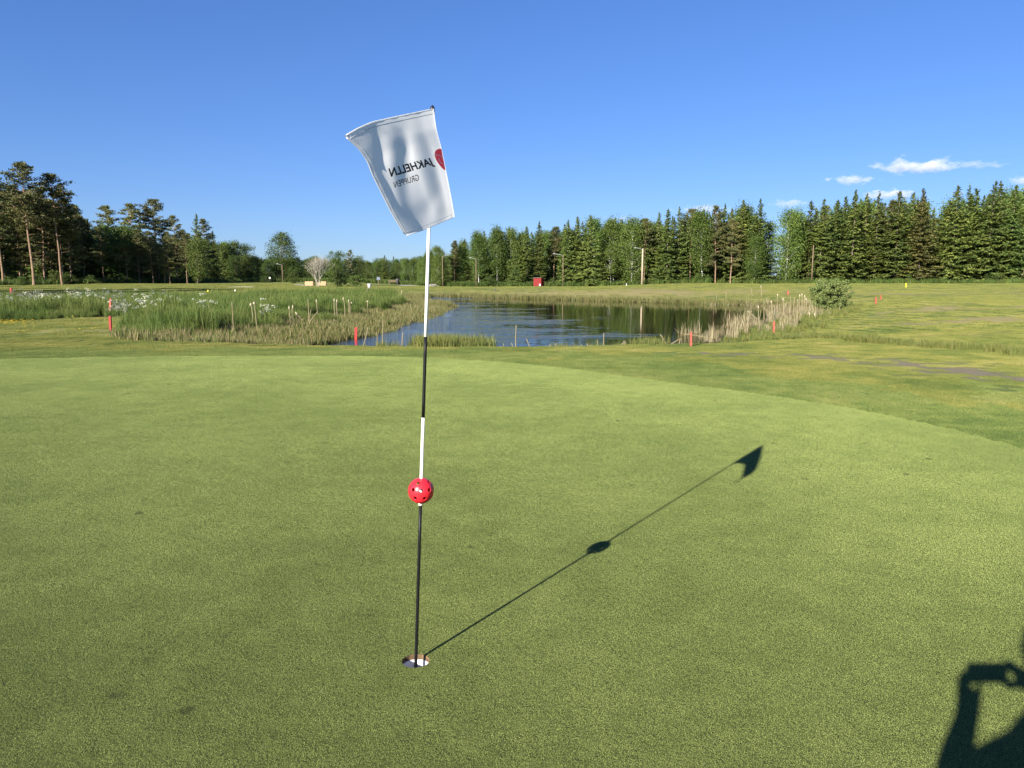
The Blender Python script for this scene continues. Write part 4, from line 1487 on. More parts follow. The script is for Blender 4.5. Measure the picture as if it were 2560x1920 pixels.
# grey boulder by the road
q = hit(1107, 713)
bmx = bmesh.new()
bmesh.ops.create_icosphere(bmx, subdivisions=3, radius=1.0)
rs = np.random.default_rng(4)
ph = rs.uniform(0, 6, (5, 4))
for v in bmx.verts:
    d_ = sum(math.sin(v.co.dot(Vector(p_[:3] * 1.2)) + p_[3]) for p_ in ph) * .07
    v.co = Vector((v.co.x * .8, v.co.y * .55, v.co.z * .32)) * (1 + d_)
me = bpy.data.meshes.new('boulder')
bmx.to_mesh(me)
bmx.free()
me.materials.append(m_stone)
o = obj('boulder', me)
o.location = (q[0], 143, hh(q[0], 143) + .15)
tag(o, 'low grey boulder in the grass near the gravel road', 'boulder')

# ------------------------------------------------------------------ pale timber stack behind the bare tree
q = at_y(790, 709, 116)
tb = thing('timber_stack', 'stack of pale sawn planks behind the bare grey tree', 'timber', (q[0], 116, hh(q[0], 116)), .05)
r = random.Random(2)
for seg, (x0, x1, rows) in enumerate(((-1.55, -.30, 4), (.15, .75, 3), (.80, 1.55, 4))):
    for row in range(rows):
        for d in range(3):
            m = MB()
            j = r.uniform(-.05, .05)
            m.box((x0 + j, -.45 + d * .30, .10 + row * .155), (x1 + j, -.17 + d * .30, .10 + row * .155 + .14))
            m.build('plank', m_plank, tb)
    for xb in (x0 + .2, x1 - .2):
        m = MB()
        m.box((xb - .05, -.45, -.06), (xb + .05, .45, .099))
        m.build('bearer', m_post_wood, tb)
for xp in (-.32, 1.58):
    m = MB()
    m.box((xp - .04, -.55, -.1), (xp + .04, -.47, .78))
    m.build('upright', m_post_wood, tb)

# ------------------------------------------------------------------ ball washer, dark post, bench, dish on post (small course furniture)
q = at_y(923.5, 716, 84)
bw_ = thing('ball_washer', 'grey ball washer on a post at the far end of the marsh grass', 'ball washer', (q[0], 84, hh(q[0], 84)), .3)
m = MB()
m.tube([[0, 0, -.1], [0, 0, .75]], [.035, .035], 8)
m.build('post', m_dark_metal, bw_, True)
m = MB()
m.tube([[0, 0, .62], [0, 0, .70], [0, 0, 1.02], [0, 0, 1.10]], [.10, .14, .21, .20], 12)
m.build('body', m_grey_metal, bw_, True)
m = MB()
m.tube([[0, 0, 1.10], [0, 0, 1.16], [0, 0, 1.20]], [.235, .235, .10], 12)
m.build('lid', m_grey_metal, bw_)
q = at_y(945.5, 716, 98)
tp = thing('tee_post', 'dark sign post with a blue grey box beside the ball washer', 'sign post', (q[0], 98, hh(q[0], 98)), .2)
m = MB()
m.tube([[0, 0, -.1], [.05, 0, 1.1]], [.04, .04], 8)
m.build('post', m_post_wood, tp, True)
m = MB()
m.box((-.16, -.12, 1.05), (.26, .12, 1.42))
m.build('box', plain('blue_grey_paint', (.16, .19, .25), .6), tp, bevel=.02)
q = at_y(983, 704, 165)
be = thing('bench', 'small wooden bench on the rise before the distant woods', 'bench', (q[0], 165, hh(q[0], 165)), .1)
for i in range(3):
    m = MB()
    m.box((-1.1, -.22 + i * .15, .44), (1.1, -.10 + i * .15, .48))
    m.build('seat_slat', m_post_wood, be)
    m = MB()
    m.box((-1.1, .26 + i * .02, .56 + i * .13), (1.1, .29 + i * .02, .66 + i * .13))
    m.build('back_slat', m_post_wood, be)
for sx in (-.85, .85):
    m = MB()
    m.box((sx - .05, -.2, -.05), (sx + .05, -.1, .439))
    m.build('leg', m_post_wood, be)
    m = MB()
    m.box((sx - .05, .20, -.05), (sx + .05, .255, .95))
    m.build('leg', m_post_wood, be)
q = at_y(994, 704, 164)
bn = thing('litter_bin', 'dark litter bin beside the small wooden bench', 'bin', (q[0], 164, hh(q[0], 164)))
m = MB()
m.tube([[0, 0, -.05], [0, 0, .95], [0, 0, 1.05]], [.3, .36, .36], 12)
m.build('body', m_dark_metal, bn, True)
m = MB()
m.tube([[0, 0, 1.05], [0, 0, 1.15], [0, 0, 1.3]], [.4, .38, .12], 12)
m.build('lid', m_dark_metal, bn)
q = at_y(675, 706, 150)
ds = thing('round_sign', 'small white round sign on a thin post before the woods', 'sign', (q[0], 150, hh(q[0], 150)))
m = MB()
m.tube([[0, 0, -.1], [0, 0, .95]], [.03, .03], 6)
m.build('post', m_dark_metal, ds, True)
m = MB()
m.tube([[0, -.05, .95], [0, .0, .95]], [.17, .17], 16)
m.build('disc', m_white_paint, ds)

# ------------------------------------------------------------------ course stakes
def stake(px0, pbase, px1, ptop, wpx, mat, label, Y=None, group='course stakes', name='hazard_stake'):
    if Y is None:
        b = hit(px0, pbase)
        Y = b[1]
    b = at_y(px0, pbase, Y)
    tpt = at_y(px1, ptop, Y)
    zg = hh(b[0], Y)
    dirv = tpt - b
    if zg < b[2]:                                   # foot stands lower, behind grass or the lip
        b = b + dirv / dirv[2] * (zg - b[2])
    w = max(.035, wpx * .85 / FPX * Y) / 2
    L = float(np.linalg.norm(tpt - b))
    ax_ = unit(tpt - b)
    xx = unit(np.cross(np.array([0, 1.0, 0]), ax_))
    yy = np.cross(ax_, xx)
    R = np.stack([xx, yy, ax_], 1)
    m = MB()
    m.box((-w, -w, -.12), (w, w, L - w * .5), rot=R, origin=b)
    o1 = m.mesh(name, mat)
    t = thing(name, label, 'stake', (0, 0, 0), 0, group)
    t.location = [float(c) for c in b]
    bo = obj('post', o1, t)
    bo.location = [-float(c) for c in b]
    m = MB()
    m.box((-w, -w, L - w * .5), (w, w, L + w * .2), taper=.55, rot=R, origin=b - b)
    m.build('tip', mat, t)
    return t


stake(275.5, 790, 276.5, 747, 5.5, m_faded_stake, 'faded red stake tilted in the marsh grass beside white flowers', Y=38, )
stake(277, 826, 275, 790, 6, m_red_stake, 'weathered red stake beside a worn patch at the edge of the marsh grass')
stake(889.5, 858, 890.5, 819, 6.5, plain('bright_red_paint', (.50, .03, .03), .6, .3, .1, 30), 'bright red stake on the bank below the green against blue water')
stake(1727, 866, 1727.5, 831, 6, m_faded_stake, 'faded red stake on the bank below the green beside bent dry reeds')
stake(1934, 833, 1935, 804, 5, m_faded_stake, 'faded red stake with dark top at the edge of the dry reeds')
stake(2189.5, 763, 2189.5, 743, 3.8, m_faded_stake, 'orange red stake on the mown slope beyond the willow bush')
stake(2202, 750, 2202, 738, 3, m_faded_stake, 'small faded red stake further up the slope beyond the willow bush')
stake(1970, 738, 1970, 727, 4, m_faded_stake, 'orange stake on the far bank behind the reeds')
stake(28, 731, 28, 720, 5, m_red_stake, 'short red stake at the foot of the pine wood', name='tee_marker')
stake(2265, 718, 2265, 708, 3.0, m_yellow, 'yellow stake in the field before the spruces', name='tee_marker')
stake(520, 735, 520, 725, 3.2, m_yellow, 'short yellow stake on the fairway beyond the marsh grass', Y=78, name='tee_marker')
stake(588, 734, 588, 724, 3, m_white_paint, 'short pale stake on the fairway beyond the marsh grass beside the yellow one', Y=80, name='tee_marker')
stake(187, 756, 187, 740, 3.2, m_white_paint, 'white stake at the back of the flowering marsh grass', Y=58, name='tee_marker')
stake(1566, 714, 1566, 709, 2, m_white_paint, 'small white stake at the far edge of the field', name='tee_marker')
stake(1238, 729, 1238, 719, 2.2, m_dark_metal, 'dark stake on the grass bank before the red shed', name='tee_marker')

# ------------------------------------------------------------------ cattail stalks, one by one
def cattail(b, tpt, head, label, group, r, fluff=False):
    zg = max(hh(b[0], b[1]), ZW - .15)
    dirv = tpt - b
    if b[2] > zg:
        b = b + dirv / max(dirv[2], .05) * (zg - .05 - b[2]) if dirv[2] > .05 else b
    t = thing('cattail', label, 'cattail', b, 0, group)
    e = tpt - b
    m = MB()
    ts = np.linspace(0, 1, 6)
    bow = np.array([r.normal(0, .03), r.normal(0, .03), 0])
    pts = np.outer(ts, e) + np.outer(np.sin(ts * math.pi), bow)
    rad = .010 + .00034 * b[1]
    m.tube(pts, rad * np.linspace(1.15, .75, 6), 5)
    m.build('stem', m_reed_tan, t, True)
    if head:
        m = MB()
        d = unit(e)
        L = .15 if not fluff else .10
        R_ = rad * (1.5 if not fluff else 2.3)
        p0 = e - d * L * .9
        m.tube([p0, p0 + d * L * .2, p0 + d * L * .6, p0 + d * L], [R_ * .5, R_, R_ * .95, R_ * .45], 8)
        m.build('seed_head', m_fluff, t, True)
    return t


r = np.random.default_rng(77)
Z6 = lambda zx, zy: (500 + .2351 * zx, 720 + .2351 * zy)
L_CT = 'pale dead cattail stalk with seed head on the marsh shore'
L_CS = 'bare pale reed stalk on the marsh shore'
for zb, zt, hd, fl, lab in [((360, 520), (338, 145), 0, 0, 'tall bare stalk standing by itself in front of dark marsh grass'), ((547, 440), (540, 165), 1, 1, None), ((603, 460), (575, 150), 1, 1, None),
                       ((965, 420), (947, 195), 1, 0, None), ((1012, 400), (985, 185), 1, 0, None), ((1025, 380), (1020, 270), 0, 0, None), ((1135, 400), (1015, 258), 1, 0, 'cattail stalk leaning steeply over among upright ones'),
                       ((1085, 345), (1110, 255), 1, 0, None), ((1150, 400), (1148, 120), 0, 0, None), ((1150, 410), (1180, 230), 0, 0, None), ((1150, 430), (1255, 250), 0, 0, 'bare reed stalk bent outward across the dark grass'),
                       ((1265, 340), (1237, 125), 1, 0, None), ((1440, 355), (1427, 115), 1, 0, None), ((1468, 340), (1455, 125), 1, 0, None), ((1462, 345), (1448, 160), 0, 0, None),
                       ((1540, 345), (1523, 100), 1, 0, None), ((1588, 310), (1580, 125), 1, 0, None), ((1592, 310), (1586, 140), 0, 0, None), ((1608, 310), (1610, 150), 1, 1, None), ((1775, 255), (1783, 135), 1, 1, None),
                       ((1755, 140), (1780, -10), 0, 0, None), ((1385, 190), (1387, 60), 0, 0, None), ((2045, 195), (2040, 110), 0, 0, None), ((2118, 190), (2118, 90), 0, 0, None), ((2143, 190), (2147, 30), 1, 0, None),
                       ((2090, 190), (2095, 100), 0, 0, None), ((350, 540), (460, 490), 0, 0, None), ((900, 400), (970, 300), 0, 0, None), ((1690, 250), (1740, 185), 0, 0, None), ((1990, 200), (1925, 130), 0, 0, None),
                       ((505, 405), (522, 330), 0, 0, None), ((940, 530), (1065, 490), 0, 0, None)]:
    b = hit(*Z6(*zb))
    tpt = at_y(*Z6(*zt), b[1])
    cattail(b, tpt, hd, lab or (L_CT if hd else L_CS), 'cattail stalks on the marsh shore', r, fl)
Z3 = lambda zx, zy: (1040 + .2893 * zx, 500 + .2893 * zy)
L_WS = 'thin pale stalk rising from the shallows below the green'
for zb, zt, lab in [((866, 1290), (866, 1080), 'tallest straight white stalk standing in the water below the green'), ((985, 1290), (955, 1200), None), ((842, 1290), (825, 1235), None), ((757, 1285), (757, 1240), None), ((1575, 1290), (1568, 1208), None),
                    ((1618, 1288), (1622, 1150), None), ((1480, 1285), (1478, 1240), None), ((1450, 1285), (1428, 1250), None), ((2170, 1275), (2110, 1160), 'long bent stalk leaning over the water below the green'),
                    ((1345, 1290), (1340, 1268), None), ((1205, 1285), (1203, 1240), None), ((1158, 1285), (1155, 1250), None), ((1745, 1285), (1805, 1220), None), ((1790, 1285), (1812, 1225), None), ((1815, 1280), (1800, 1215), None),
                    ((2170, 1275), (2280, 1200), None), ((2285, 1270), (2285, 1195), None)]:
    b = at_y(*Z3(*zb), 24.4)
    tpt = at_y(*Z3(*zt), 24.4)
    cattail(b, tpt, 0, lab or L_WS, 'stalks in the shallows below the green', r)
for zb, zt in [((1738, 585), (1785, 420)), ((1870, 580), (1880, 470)), ((1948, 585), (1948, 340)), ((2163, 580), (2160, 470))]:
    b = at_y(*Z6(*zb), 24.8)
    tpt = at_y(*Z6(*zt), 24.8)
    cattail(b, tpt, 0, L_WS, 'stalks in the shallows below the green', r)
# broken reed lying across beside the right-hand stake
b, tpt = at_y(1700, 834, 24.2), at_y(1775, 845, 23.9)
m = MB()
m.tube([at_y(1772, 858, 23.6) - np.array([0, 0, .35]), tpt, at_y(1740, 838.5, 24.0), b], [.016, .015, .013, .008], 5)
tag(m.build('bent_reed', m_reed_tan, smooth=True), 'broken dry reed bent level across the shallows below the green', 'reed')
Z7 = lambda zx, zy: (1700 + .226 * zx, 700 + .226 * zy)
L_RR = 'tall pale dead reed stalk standing in the reed bed by the willow bush'
for zb, zt, hd in [((905, 200), (895, 65), 1), ((810, 190), (795, 95), 0), ((500, 250), (507, 130), 0), ((405, 250), (408, 155), 0), ((555, 620), (545, 380), 0), ((1085, 360), (1080, 155), 1), ((1015, 440), (1010, 230), 1),
                   ((930, 430), (928, 215), 0), ((1215, 400), (1218, 170), 0), ((1150, 430), (1140, 200), 1), ((1265, 400), (1270, 190), 0), ((1330, 380), (1325, 160), 1), ((1385, 390), (1380, 170), 1), ((1340, 370), (1350, 150), 1),
                   ((870, 430), (868, 285), 1), ((975, 420), (930, 300), 0), ((1440, 420), (1430, 360), 1), ((1495, 440), (1490, 370), 1), ((1780, 360), (1775, 280), 0), ((800, 350), (740, 345), 0), ((860, 430), (745, 345), 0),
                   ((720, 480), (700, 380), 0), ((640, 520), (610, 420), 0), ((1400, 380), (1395, 200), 1), ((1290, 380), (1300, 210), 0), ((1170, 400), (1165, 260), 0), ((1060, 400), (1050, 270), 0)]:
    b = hit(*Z7(*zb))
    if poly_sd(POND, np.array([b[0]]), np.array([b[1]]))[0] < 0:
        b = at_z(*Z7(*zb), ZW)
    tpt = at_y(*Z7(*zt), b[1])
    cattail(b, tpt, hd, L_RR, 'reed stalks on the shore by the willow bush', r)
# ------------------------------------------------------------------ the hole
gh = thing('golf_hole', 'golf hole with white cup liner below a rim of cut soil', 'golf hole', (hx, hy, 0))


def ring_wall(r0, r1, z0, z1, n=48, jag=0.0, seed=0):
    rr = np.random.default_rng(seed)
    a_ = np.arange(n) * 2 * math.pi / n
    j0 = rr.normal(0, jag, n)
    top = np.stack([r0 * np.cos(a_), r0 * np.sin(a_), z0 + 0 * a_], 1)
    bot = np.stack([r1 * np.cos(a_), r1 * np.sin(a_), z1 + j0], 1)
    return np.concatenate([top, bot]), [[k, (k + 1) % n, n + (k + 1) % n, n + k] for k in range(n)]


m = MB()
v1, f1 = ring_wall(HR, HR - .0006, 0.0, -.012, jag=.0006)
v2, f2 = ring_wall(HR - .0006, HR - .0002, -.012, -.031)
m.add(v1, f1)
m.add(v2, f2)
m.build('soil_rim', m_soil, gh, True)
m = MB()
RI, RO = HR - .0035, HR - .0008
v1, f1 = ring_wall(RO, RI, -.021, -.021)
m.add(v1, f1)
v1, f1 = ring_wall(RI, RI - .001, -.021, -.125)
m.add(v1, f1)
a_ = np.arange(48) * 2 * math.pi / 48
m.add(np.concatenate([np.stack([(RI - .001) * np.cos(a_), (RI - .001) * np.sin(a_), -.125 + 0 * a_], 1), [[0, 0, -.120]]]), [[k, (k + 1) % 48, 48] for k in range(48)])
m.build('cup_liner', m_cup, gh, True)

# ------------------------------------------------------------------ flagstick
PB = at_y(1039.5, 1660, hy)                  # stick where it meets the cup
PT = at_y(1081, 277, hy)                     # stick top
PB0 = PB + (PT - PB) / (PT[2] - PB[2]) * (-.122 - PB[2])
st = thing('flagstick', 'black and white banded golf flagstick standing in the cup', 'flagstick', (float(PB0[0]), float(PB0[1]), float(PB0[2])))
off0 = PB0.copy()


def on_stick(z):
    return PB0 + (PT - PB0) * (z - PB0[2]) / (PT[2] - PB0[2])


def z_of(py):
    """height on the stick seen at row py"""
    z = 1.0
    for _ in range(30):
        p_ = on_stick(z)
        q_ = at_y(1060, py, p_[1])
        z = q_[2]
    return z


def srad(z):
    return np.interp(z, [0, 2.1], [.0064, .0060])


zt_ = PT[2]
bands = [(-.122, z_of(1262), m_stick_black, 'black lower section'), (z_of(1262), z_of(1044), m_stick_white, 'white section'), (z_of(1044), z_of(842), m_stick_black, 'black middle section'), (z_of(842), zt_, m_stick_white, 'white top section')]
for za, zb, mat, lab in bands:
    m = MB()
    zz = np.linspace(za, zb, 6)
    m.tube([on_stick(z) - off0 for z in zz], [srad(z) for z in zz], 16)
    tag(m.build('section', mat, st, True), lab)
m = MB()
zc = zt_
m.tube([on_stick(zc - .012) - off0, on_stick(zc + .006) - off0, on_stick(zc + .014) - off0, on_stick(zc + .019) - off0], [.0085, .0085, .0065, .002], 14)
m.build('cap', m_black_plastic, st, True)
m = MB()
m.tube([on_stick(-.11) - off0, on_stick(-.075) - off0, on_stick(-.06) - off0], [.013, .013, .0075], 14)
m.build('ferrule', m_black_plastic, st, True)

# ------------------------------------------------------------------ perforated ball threaded on the stick
zb_ = z_of(1226.5)
bc = on_stick(zb_)
BR = .0492
up_ = unit(PT - PB0)
to_cam = unit(np.array([0, 0, HC]) - bc)
lat0 = math.asin(float(to_cam @ up_))
e1 = unit(to_cam - up_ * (to_cam @ up_))
e2 = np.cross(up_, e1)                        # points to camera right when looking at the ball
if e2[0] < 0:
    e2 = -e2
holes = []


def hole_ring(lat, n, a0):
    for k_ in range(n):
        a = math.radians(a0) + k_ * 2 * math.pi / n
        holes.append(up_ * math.sin(lat) + (e1 * math.cos(a) + e2 * math.sin(a)) * math.cos(lat))


hole_ring(lat0, 9, 1)
hole_ring(math.radians(50), 4, -22)
hole_ring(math.radians(-21), 8, -27)
hole_ring(math.radians(-58), 4, 10)
HA = math.asin(.0072 / BR)
bmb = bmesh.new()
bmesh.ops.create_icosphere(bmb, subdivisions=7, radius=1.0)
hv = [Vector(h_) for h_ in holes] + [Vector(up_), Vector(-up_)]
ha = [math.cos(HA)] * len(holes) + [math.cos(math.asin(.0066 / BR))] * 2
kill = [f for f in bmb.faces if any(f.calc_center_median().normalized().dot(h_) > c_ for h_, c_ in zip(hv, ha))]
bmesh.ops.delete(bmb, geom=kill, context='FACES')
for e in [e for e in bmb.edges if e.is_boundary]:
    for v in e.verts:
        k_ = max(range(len(hv)), key=lambda i: v.co.dot(hv[i]))
        h_ = hv[k_]
        per = (v.co - h_ * v.co.dot(h_)).normalized()
        v.co = h_ * ha[k_] + per * math.sqrt(1 - ha[k_] ** 2)
for v in bmb.verts:
    v.co = v.co.normalized() * BR
me = bpy.data.meshes.new('perforated_ball')
bmb.to_mesh(me)
bmb.free()
me.polygons.foreach_set('use_smooth', [True] * len(me.polygons))
me.materials.append(m_ball)
bt = thing('perforated_ball', 'red perforated plastic ball threaded on the flagstick', 'ball', [float(c_) for c_ in bc])
shell = obj('shell', me, bt)
so = shell.modifiers.new('wall', 'SOLIDIFY')
so.thickness = .0022
so.offset = -1
m = MB()
cz = on_stick(zb_ - BR + .003) - bc
dn = -up_
m.tube([cz, cz + dn * .011, cz + dn * .0112], [.0095, .0095, .0068], 16)
tag(m.build('collar', m_cream, bt, True), 'cream collar under the ball')

# ------------------------------------------------------------------ flag cloth
ZF = lambda zx, zy: (830 + .229 * zx, 240 + .229 * zy)


def edge3(pts, y0, y1, n, pw=1.0):
    p = np.array([ZF(*q_) for q_ in pts])
    L = np.concatenate([[0], np.cumsum(np.linalg.norm(np.diff(p, axis=0), axis=1))])
    L /= L[-1]
    # smooth resample
    q_ = np.linspace(0, 1, n)
    X = np.interp(q_, L, p[:, 0])
    Yp = np.interp(q_, L, p[:, 1])
    for _ in range(max(2, n // 14)):
        X[1:-1] = (X[:-2] + 2 * X[1:-1] + X[2:]) / 4
        Yp[1:-1] = (Yp[:-2] + 2 * Yp[1:-1] + Yp[2:]) / 4
    yy = y0 + (y1 - y0) * (1 - (1 - q_) ** pw)
    return np.array([at_y(a_, b_, c_) for a_, b_, c_ in zip(X, Yp, yy)])


NU, NV = 72, 64
YP = hy
e_top = edge3([(1112, 138), (1000, 160), (900, 182), (650, 235), (430, 285), (280, 350), (135, 435)], YP - .012, YP - .63, NU + 1, 1.6)
e_bot = edge3([(1325, 1325), (1150, 1400), (980, 1470), (805, 1525)], YP - .045, YP - .40, NU + 1, 1.6)
e_rgt = edge3([(1112, 138), (1122, 250), (1135, 360), (1190, 560), (1240, 820), (1290, 1100), (1325, 1325)], YP - .012, YP - .045, NV + 1)
e_fly = edge3([(135, 435), (290, 575), (380, 700), (440, 860), (540, 1060), (640, 1260), (740, 1430), (805, 1525)], YP - .63, YP - .40, NV + 1)
S, T = np.meshgrid(np.linspace(0, 1, NU + 1), np.linspace(0, 1, NV + 1))       # T rows
Cs = (1 - T)[..., None] * e_top[None, :, :] + T[..., None] * e_bot[None, :, :]
Ct = (1 - S)[..., None] * e_rgt[:, None, :] + S[..., None] * e_fly[:, None, :]
Bi = ((1 - S) * (1 - T))[..., None] * e_top[0] + (S * (1 - T))[..., None] * e_top[-1] + ((1 - S) * T)[..., None] * e_bot[0] + (S * T)[..., None] * e_bot[-1]
F = Cs + Ct - Bi
nrm = unit(np.array([.90, -.42, .05]))
pin = (np.sin(math.pi * np.clip(T, 0, 1)) ** .5) * (np.sin(math.pi * np.clip(S, 0, 1)) ** .5)
g_ = lambda a, b, sa, sb, rot=0: np.exp(-(((S - a) * math.cos(rot) + (T - b) * math.sin(rot)) / sa) ** 2 - ((-(S - a) * math.sin(rot) + (T - b) * math.cos(rot)) / sb) ** 2)
fold = .030 * g_(.13, .62, .07, .55, .10) - .026 * g_(.30, .50, .10, .45, .05) + .022 * g_(.47, .32, .09, .28, -.5) - .022 * g_(.66, .36, .10, .33, -.35)
fold = fold + .016 * g_(.82, .18, .10, .20, -.6) - .012 * g_(.80, .75, .10, .18, -.2) + .014 * g_(.45, .88, .30, .10, .25) - .012 * g_(.22, .86, .12, .08, .3)
fine_w = .0022 * np.sin(S * 46 + T * 9 + 2 * np.sin(T * 7)) * np.exp(-(T / .10) ** 2) * (S > .1) + .0022 * np.sin(T * 52 + S * 11) * np.exp(-((1 - S) / .09) ** 2)
disp = fold * pin + fine_w * (np.sin(math.pi * S) ** .3) * (np.sin(math.pi * T) ** .3 + .3)
F = F + (disp * .38)[..., None] * nrm
# back sheet: from the right-hand fold round behind the stick to the hoist sleeve
NB = 10
back = []
for j in range(NV + 1):
    t_ = j / NV
    hz = e_rgt[j]
    zs = float(hz[2]) + (.012 if j == 0 else 0)
    tgt = on_stick(min(max(zs + .02 * t_, 1.0), PT[2])) + np.array([0, .010, 0])
    p0 = F[j, 0]
    row = []
    for k_ in range(1, NB + 1):
        u_ = k_ / NB
        b_ = p0 + (tgt - p0) * u_ + np.array([.035 * math.sin(math.pi * u_) * t_, .030 * math.sin(math.pi * u_) * (.25 + t_), 0])
        row.append(b_)
    back.append(row)
back = np.array(back)[:, ::-1, :]
full = np.concatenate([back, F], 1)
ncol = full.shape[1]
fl_org = on_stick(PT[2] - .2)
m = MB()
m.add((full - fl_org).reshape(-1, 3), [[j * ncol + i, j * ncol + i + 1, (j + 1) * ncol + i + 1, (j + 1) * ncol + i] for j in range(NV) for i in range(ncol - 1)])
fo = thing('flag', 'white cloth flag with mirrored dark lettering flying from the flagstick', 'flag', [float(c_) for c_ in fl_org])
cloth = m.build('cloth', m_flag, fo, True)

# hoist sleeve round the stick
m = MB()
zz = np.linspace(e_rgt[-1][2] + .03, PT[2] - .006, 8)
m.tube([on_stick(z) - fl_org for z in zz], .0095, 12, cap=False)
m.build('sleeve', m_flag, fo, True)


def flag_point(s, t):
    s_, t_ = np.clip(s, 0, .99999) * NU, np.clip(t, 0, .99999) * NV
    i, j = int(s_), int(t_)
    a, b = s_ - i, t_ - j
    return F[j, i] * (1 - a) * (1 - b) + F[j, i + 1] * a * (1 - b) + F[j + 1, i] * (1 - a) * b + F[j + 1, i + 1] * a * b


def project(p_):
    d = p_ - np.array([0, 0, HC])
    u_ = d[1] * CP - d[2] * SP
    return np.array([CXP + FPX * d[0] / u_, CYP - FPX * (d[2] * CP + d[1] * SP) / u_])


FPXG = np.array([[project(F[j, i]) for i in range(0, NU + 1, 4)] for j in range(0, NV + 1, 4)])


def flag_inv(px, py):
    d = np.hypot(FPXG[..., 0] - px, FPXG[..., 1] - py)
    j, i = np.unravel_index(np.argmin(d), d.shape)
    s, t = i * 4 / NU, j * 4 / NV
    for _ in range(14):
        q0 = project(flag_point(s, t))
        h_ = .012
        s1 = s + h_ if s < .95 else s - h_
        t1 = t + h_ if t < .95 else t - h_
        qs = (project(flag_point(s1, t)) - q0) / (s1 - s)
        qt = (project(flag_point(s, t1)) - q0) / (t1 - t)
        det = qs[0] * qt[1] - qs[1] * qt[0]
        ex, ey = px - q0[0], py - q0[1]
        if abs(det) < 1e-6:
            break
        s = float(np.clip(s + .8 * (ex * qt[1] - ey * qt[0]) / det, 0, .9999))
        t = float(np.clip(t + .8 * (ey * qs[0] - ex * qs[1]) / det, 0, .9999))
    return s, t


def on_flag(zx, zy, lift=.0012):
    s, t = flag_inv(*ZF(zx, zy))
    p0 = flag_point(s, t)
    a, b = flag_point(min(s + .02, .999), t) - flag_point(max(s - .02, 0), t), flag_point(s, min(t + .02, .999)) - flag_point(s, max(t - .02, 0))
    n_ = unit(np.cross(a, b))
    if n_ @ (np.array([0, 0, HC]) - p0) < 0:
        n_ = -n_
    return p0 + n_ * lift - fl_org


def flag_print(name, bmx, mapper, mat, label, lift=.0012):
    bmesh.ops.triangulate(bmx, faces=bmx.faces[:])
    for _ in range(2):
        long_ = [e for e in bmx.edges if e.calc_length() > .10]
        if long_:
            bmesh.ops.subdivide_edges(bmx, edges=long_, cuts=1)
            bmesh.ops.triangulate(bmx, faces=bmx.faces[:])
    for v in bmx.verts:
        v.co = Vector(on_flag(*mapper(v.co.x, v.co.y), lift))
    me_ = bpy.data.meshes.new(name)
    bmx.to_mesh(me_)
    bmx.free()
    me_.materials.append(mat)
    return tag(obj(name, me_, fo), label)


def text_bmesh(txt, bold):
    cu = bpy.data.curves.new('lettering', 'FONT')
    cu.body = txt
    cu.resolution_u = 3
    cu.offset = bold
    ob = bpy.data.objects.new('lettering', cu)
    COL.objects.link(ob)
    dg = bpy.context.evaluated_depsgraph_get()
    me_ = bpy.data.meshes.new_from_object(ob.evaluated_get(dg))
    bpy.data.objects.remove(ob)
    bmx = bmesh.new()
    bmx.from_mesh(me_)
    bpy.data.meshes.remove(me_)
    bmesh.ops.remove_doubles(bmx, verts=bmx.verts[:], dist=1e-5)
    xs_ = [v.co.x for v in bmx.verts]
    ys_ = [v.co.y for v in bmx.verts]
    for v in bmx.verts:
        v.co.x = (v.co.x - min(xs_)) / (max(xs_) - min(xs_))
        v.co.y = (v.co.y - min(ys_)) / (max(ys_) - min(ys_))
        v.co.z = 0
    return bmx


def quad(tl, bl, tr_, br_):
    """reading left end (top, bottom), reading right end (top, bottom)"""
    tl, bl, tr_, br_ = (np.array(q_, float) for q_ in (tl, bl, tr_, br_))

    def f(x, y):
        q_ = (tl * (1 - x) + tr_ * x) * y + (bl * (1 - x) + br_ * x) * (1 - y)
        return q_[0], q_[1]
    return f


flag_print('lettering', text_bmesh('JAKHELLN', .03), quad((1078, 672), (1128, 772), (610, 793), (652, 912)), m_print_dark, 'bold dark lettering seen in reverse through the cloth')
flag_print('lettering', text_bmesh('GRUPPEN', .004), quad((938, 853), (952, 920), (664, 940), (684, 1002)), m_print_dark, 'thin dark lettering seen in reverse through the cloth')


def poly_bmesh(pts, step=22.0):
    bmx = bmesh.new()
    f_ = bmx.faces.new([bmx.verts.new((p_[0] / 200, p_[1] / 200, 0)) for p_ in pts])
    return bmx


ident = lambda x, y: (x * 200, y * 200)
flag_print('emblem', poly_bmesh([(1192, 579), (1170, 576), (1150, 582), (1133, 592), (1122, 607), (1117, 630), (1119, 655), (1130, 690), (1144, 716), (1160, 740), (1178, 764), (1197, 786), (1216, 803), (1236, 814),
                                 (1230, 775), (1222, 735), (1213, 690), (1203, 640), (1197, 605)]), ident, m_print_red, 'red round emblem folded over the edge of the cloth')


def ribbon(pts, w):
    pts = np.array(pts, float)
    tg = unit(np.gradient(pts, axis=0))
    nn = np.stack([-tg[:, 1], tg[:, 0]], 1)
    return [tuple(p_) for p_ in pts + nn * w] + [tuple(p_) for p_ in (pts - nn * w)[::-1]]


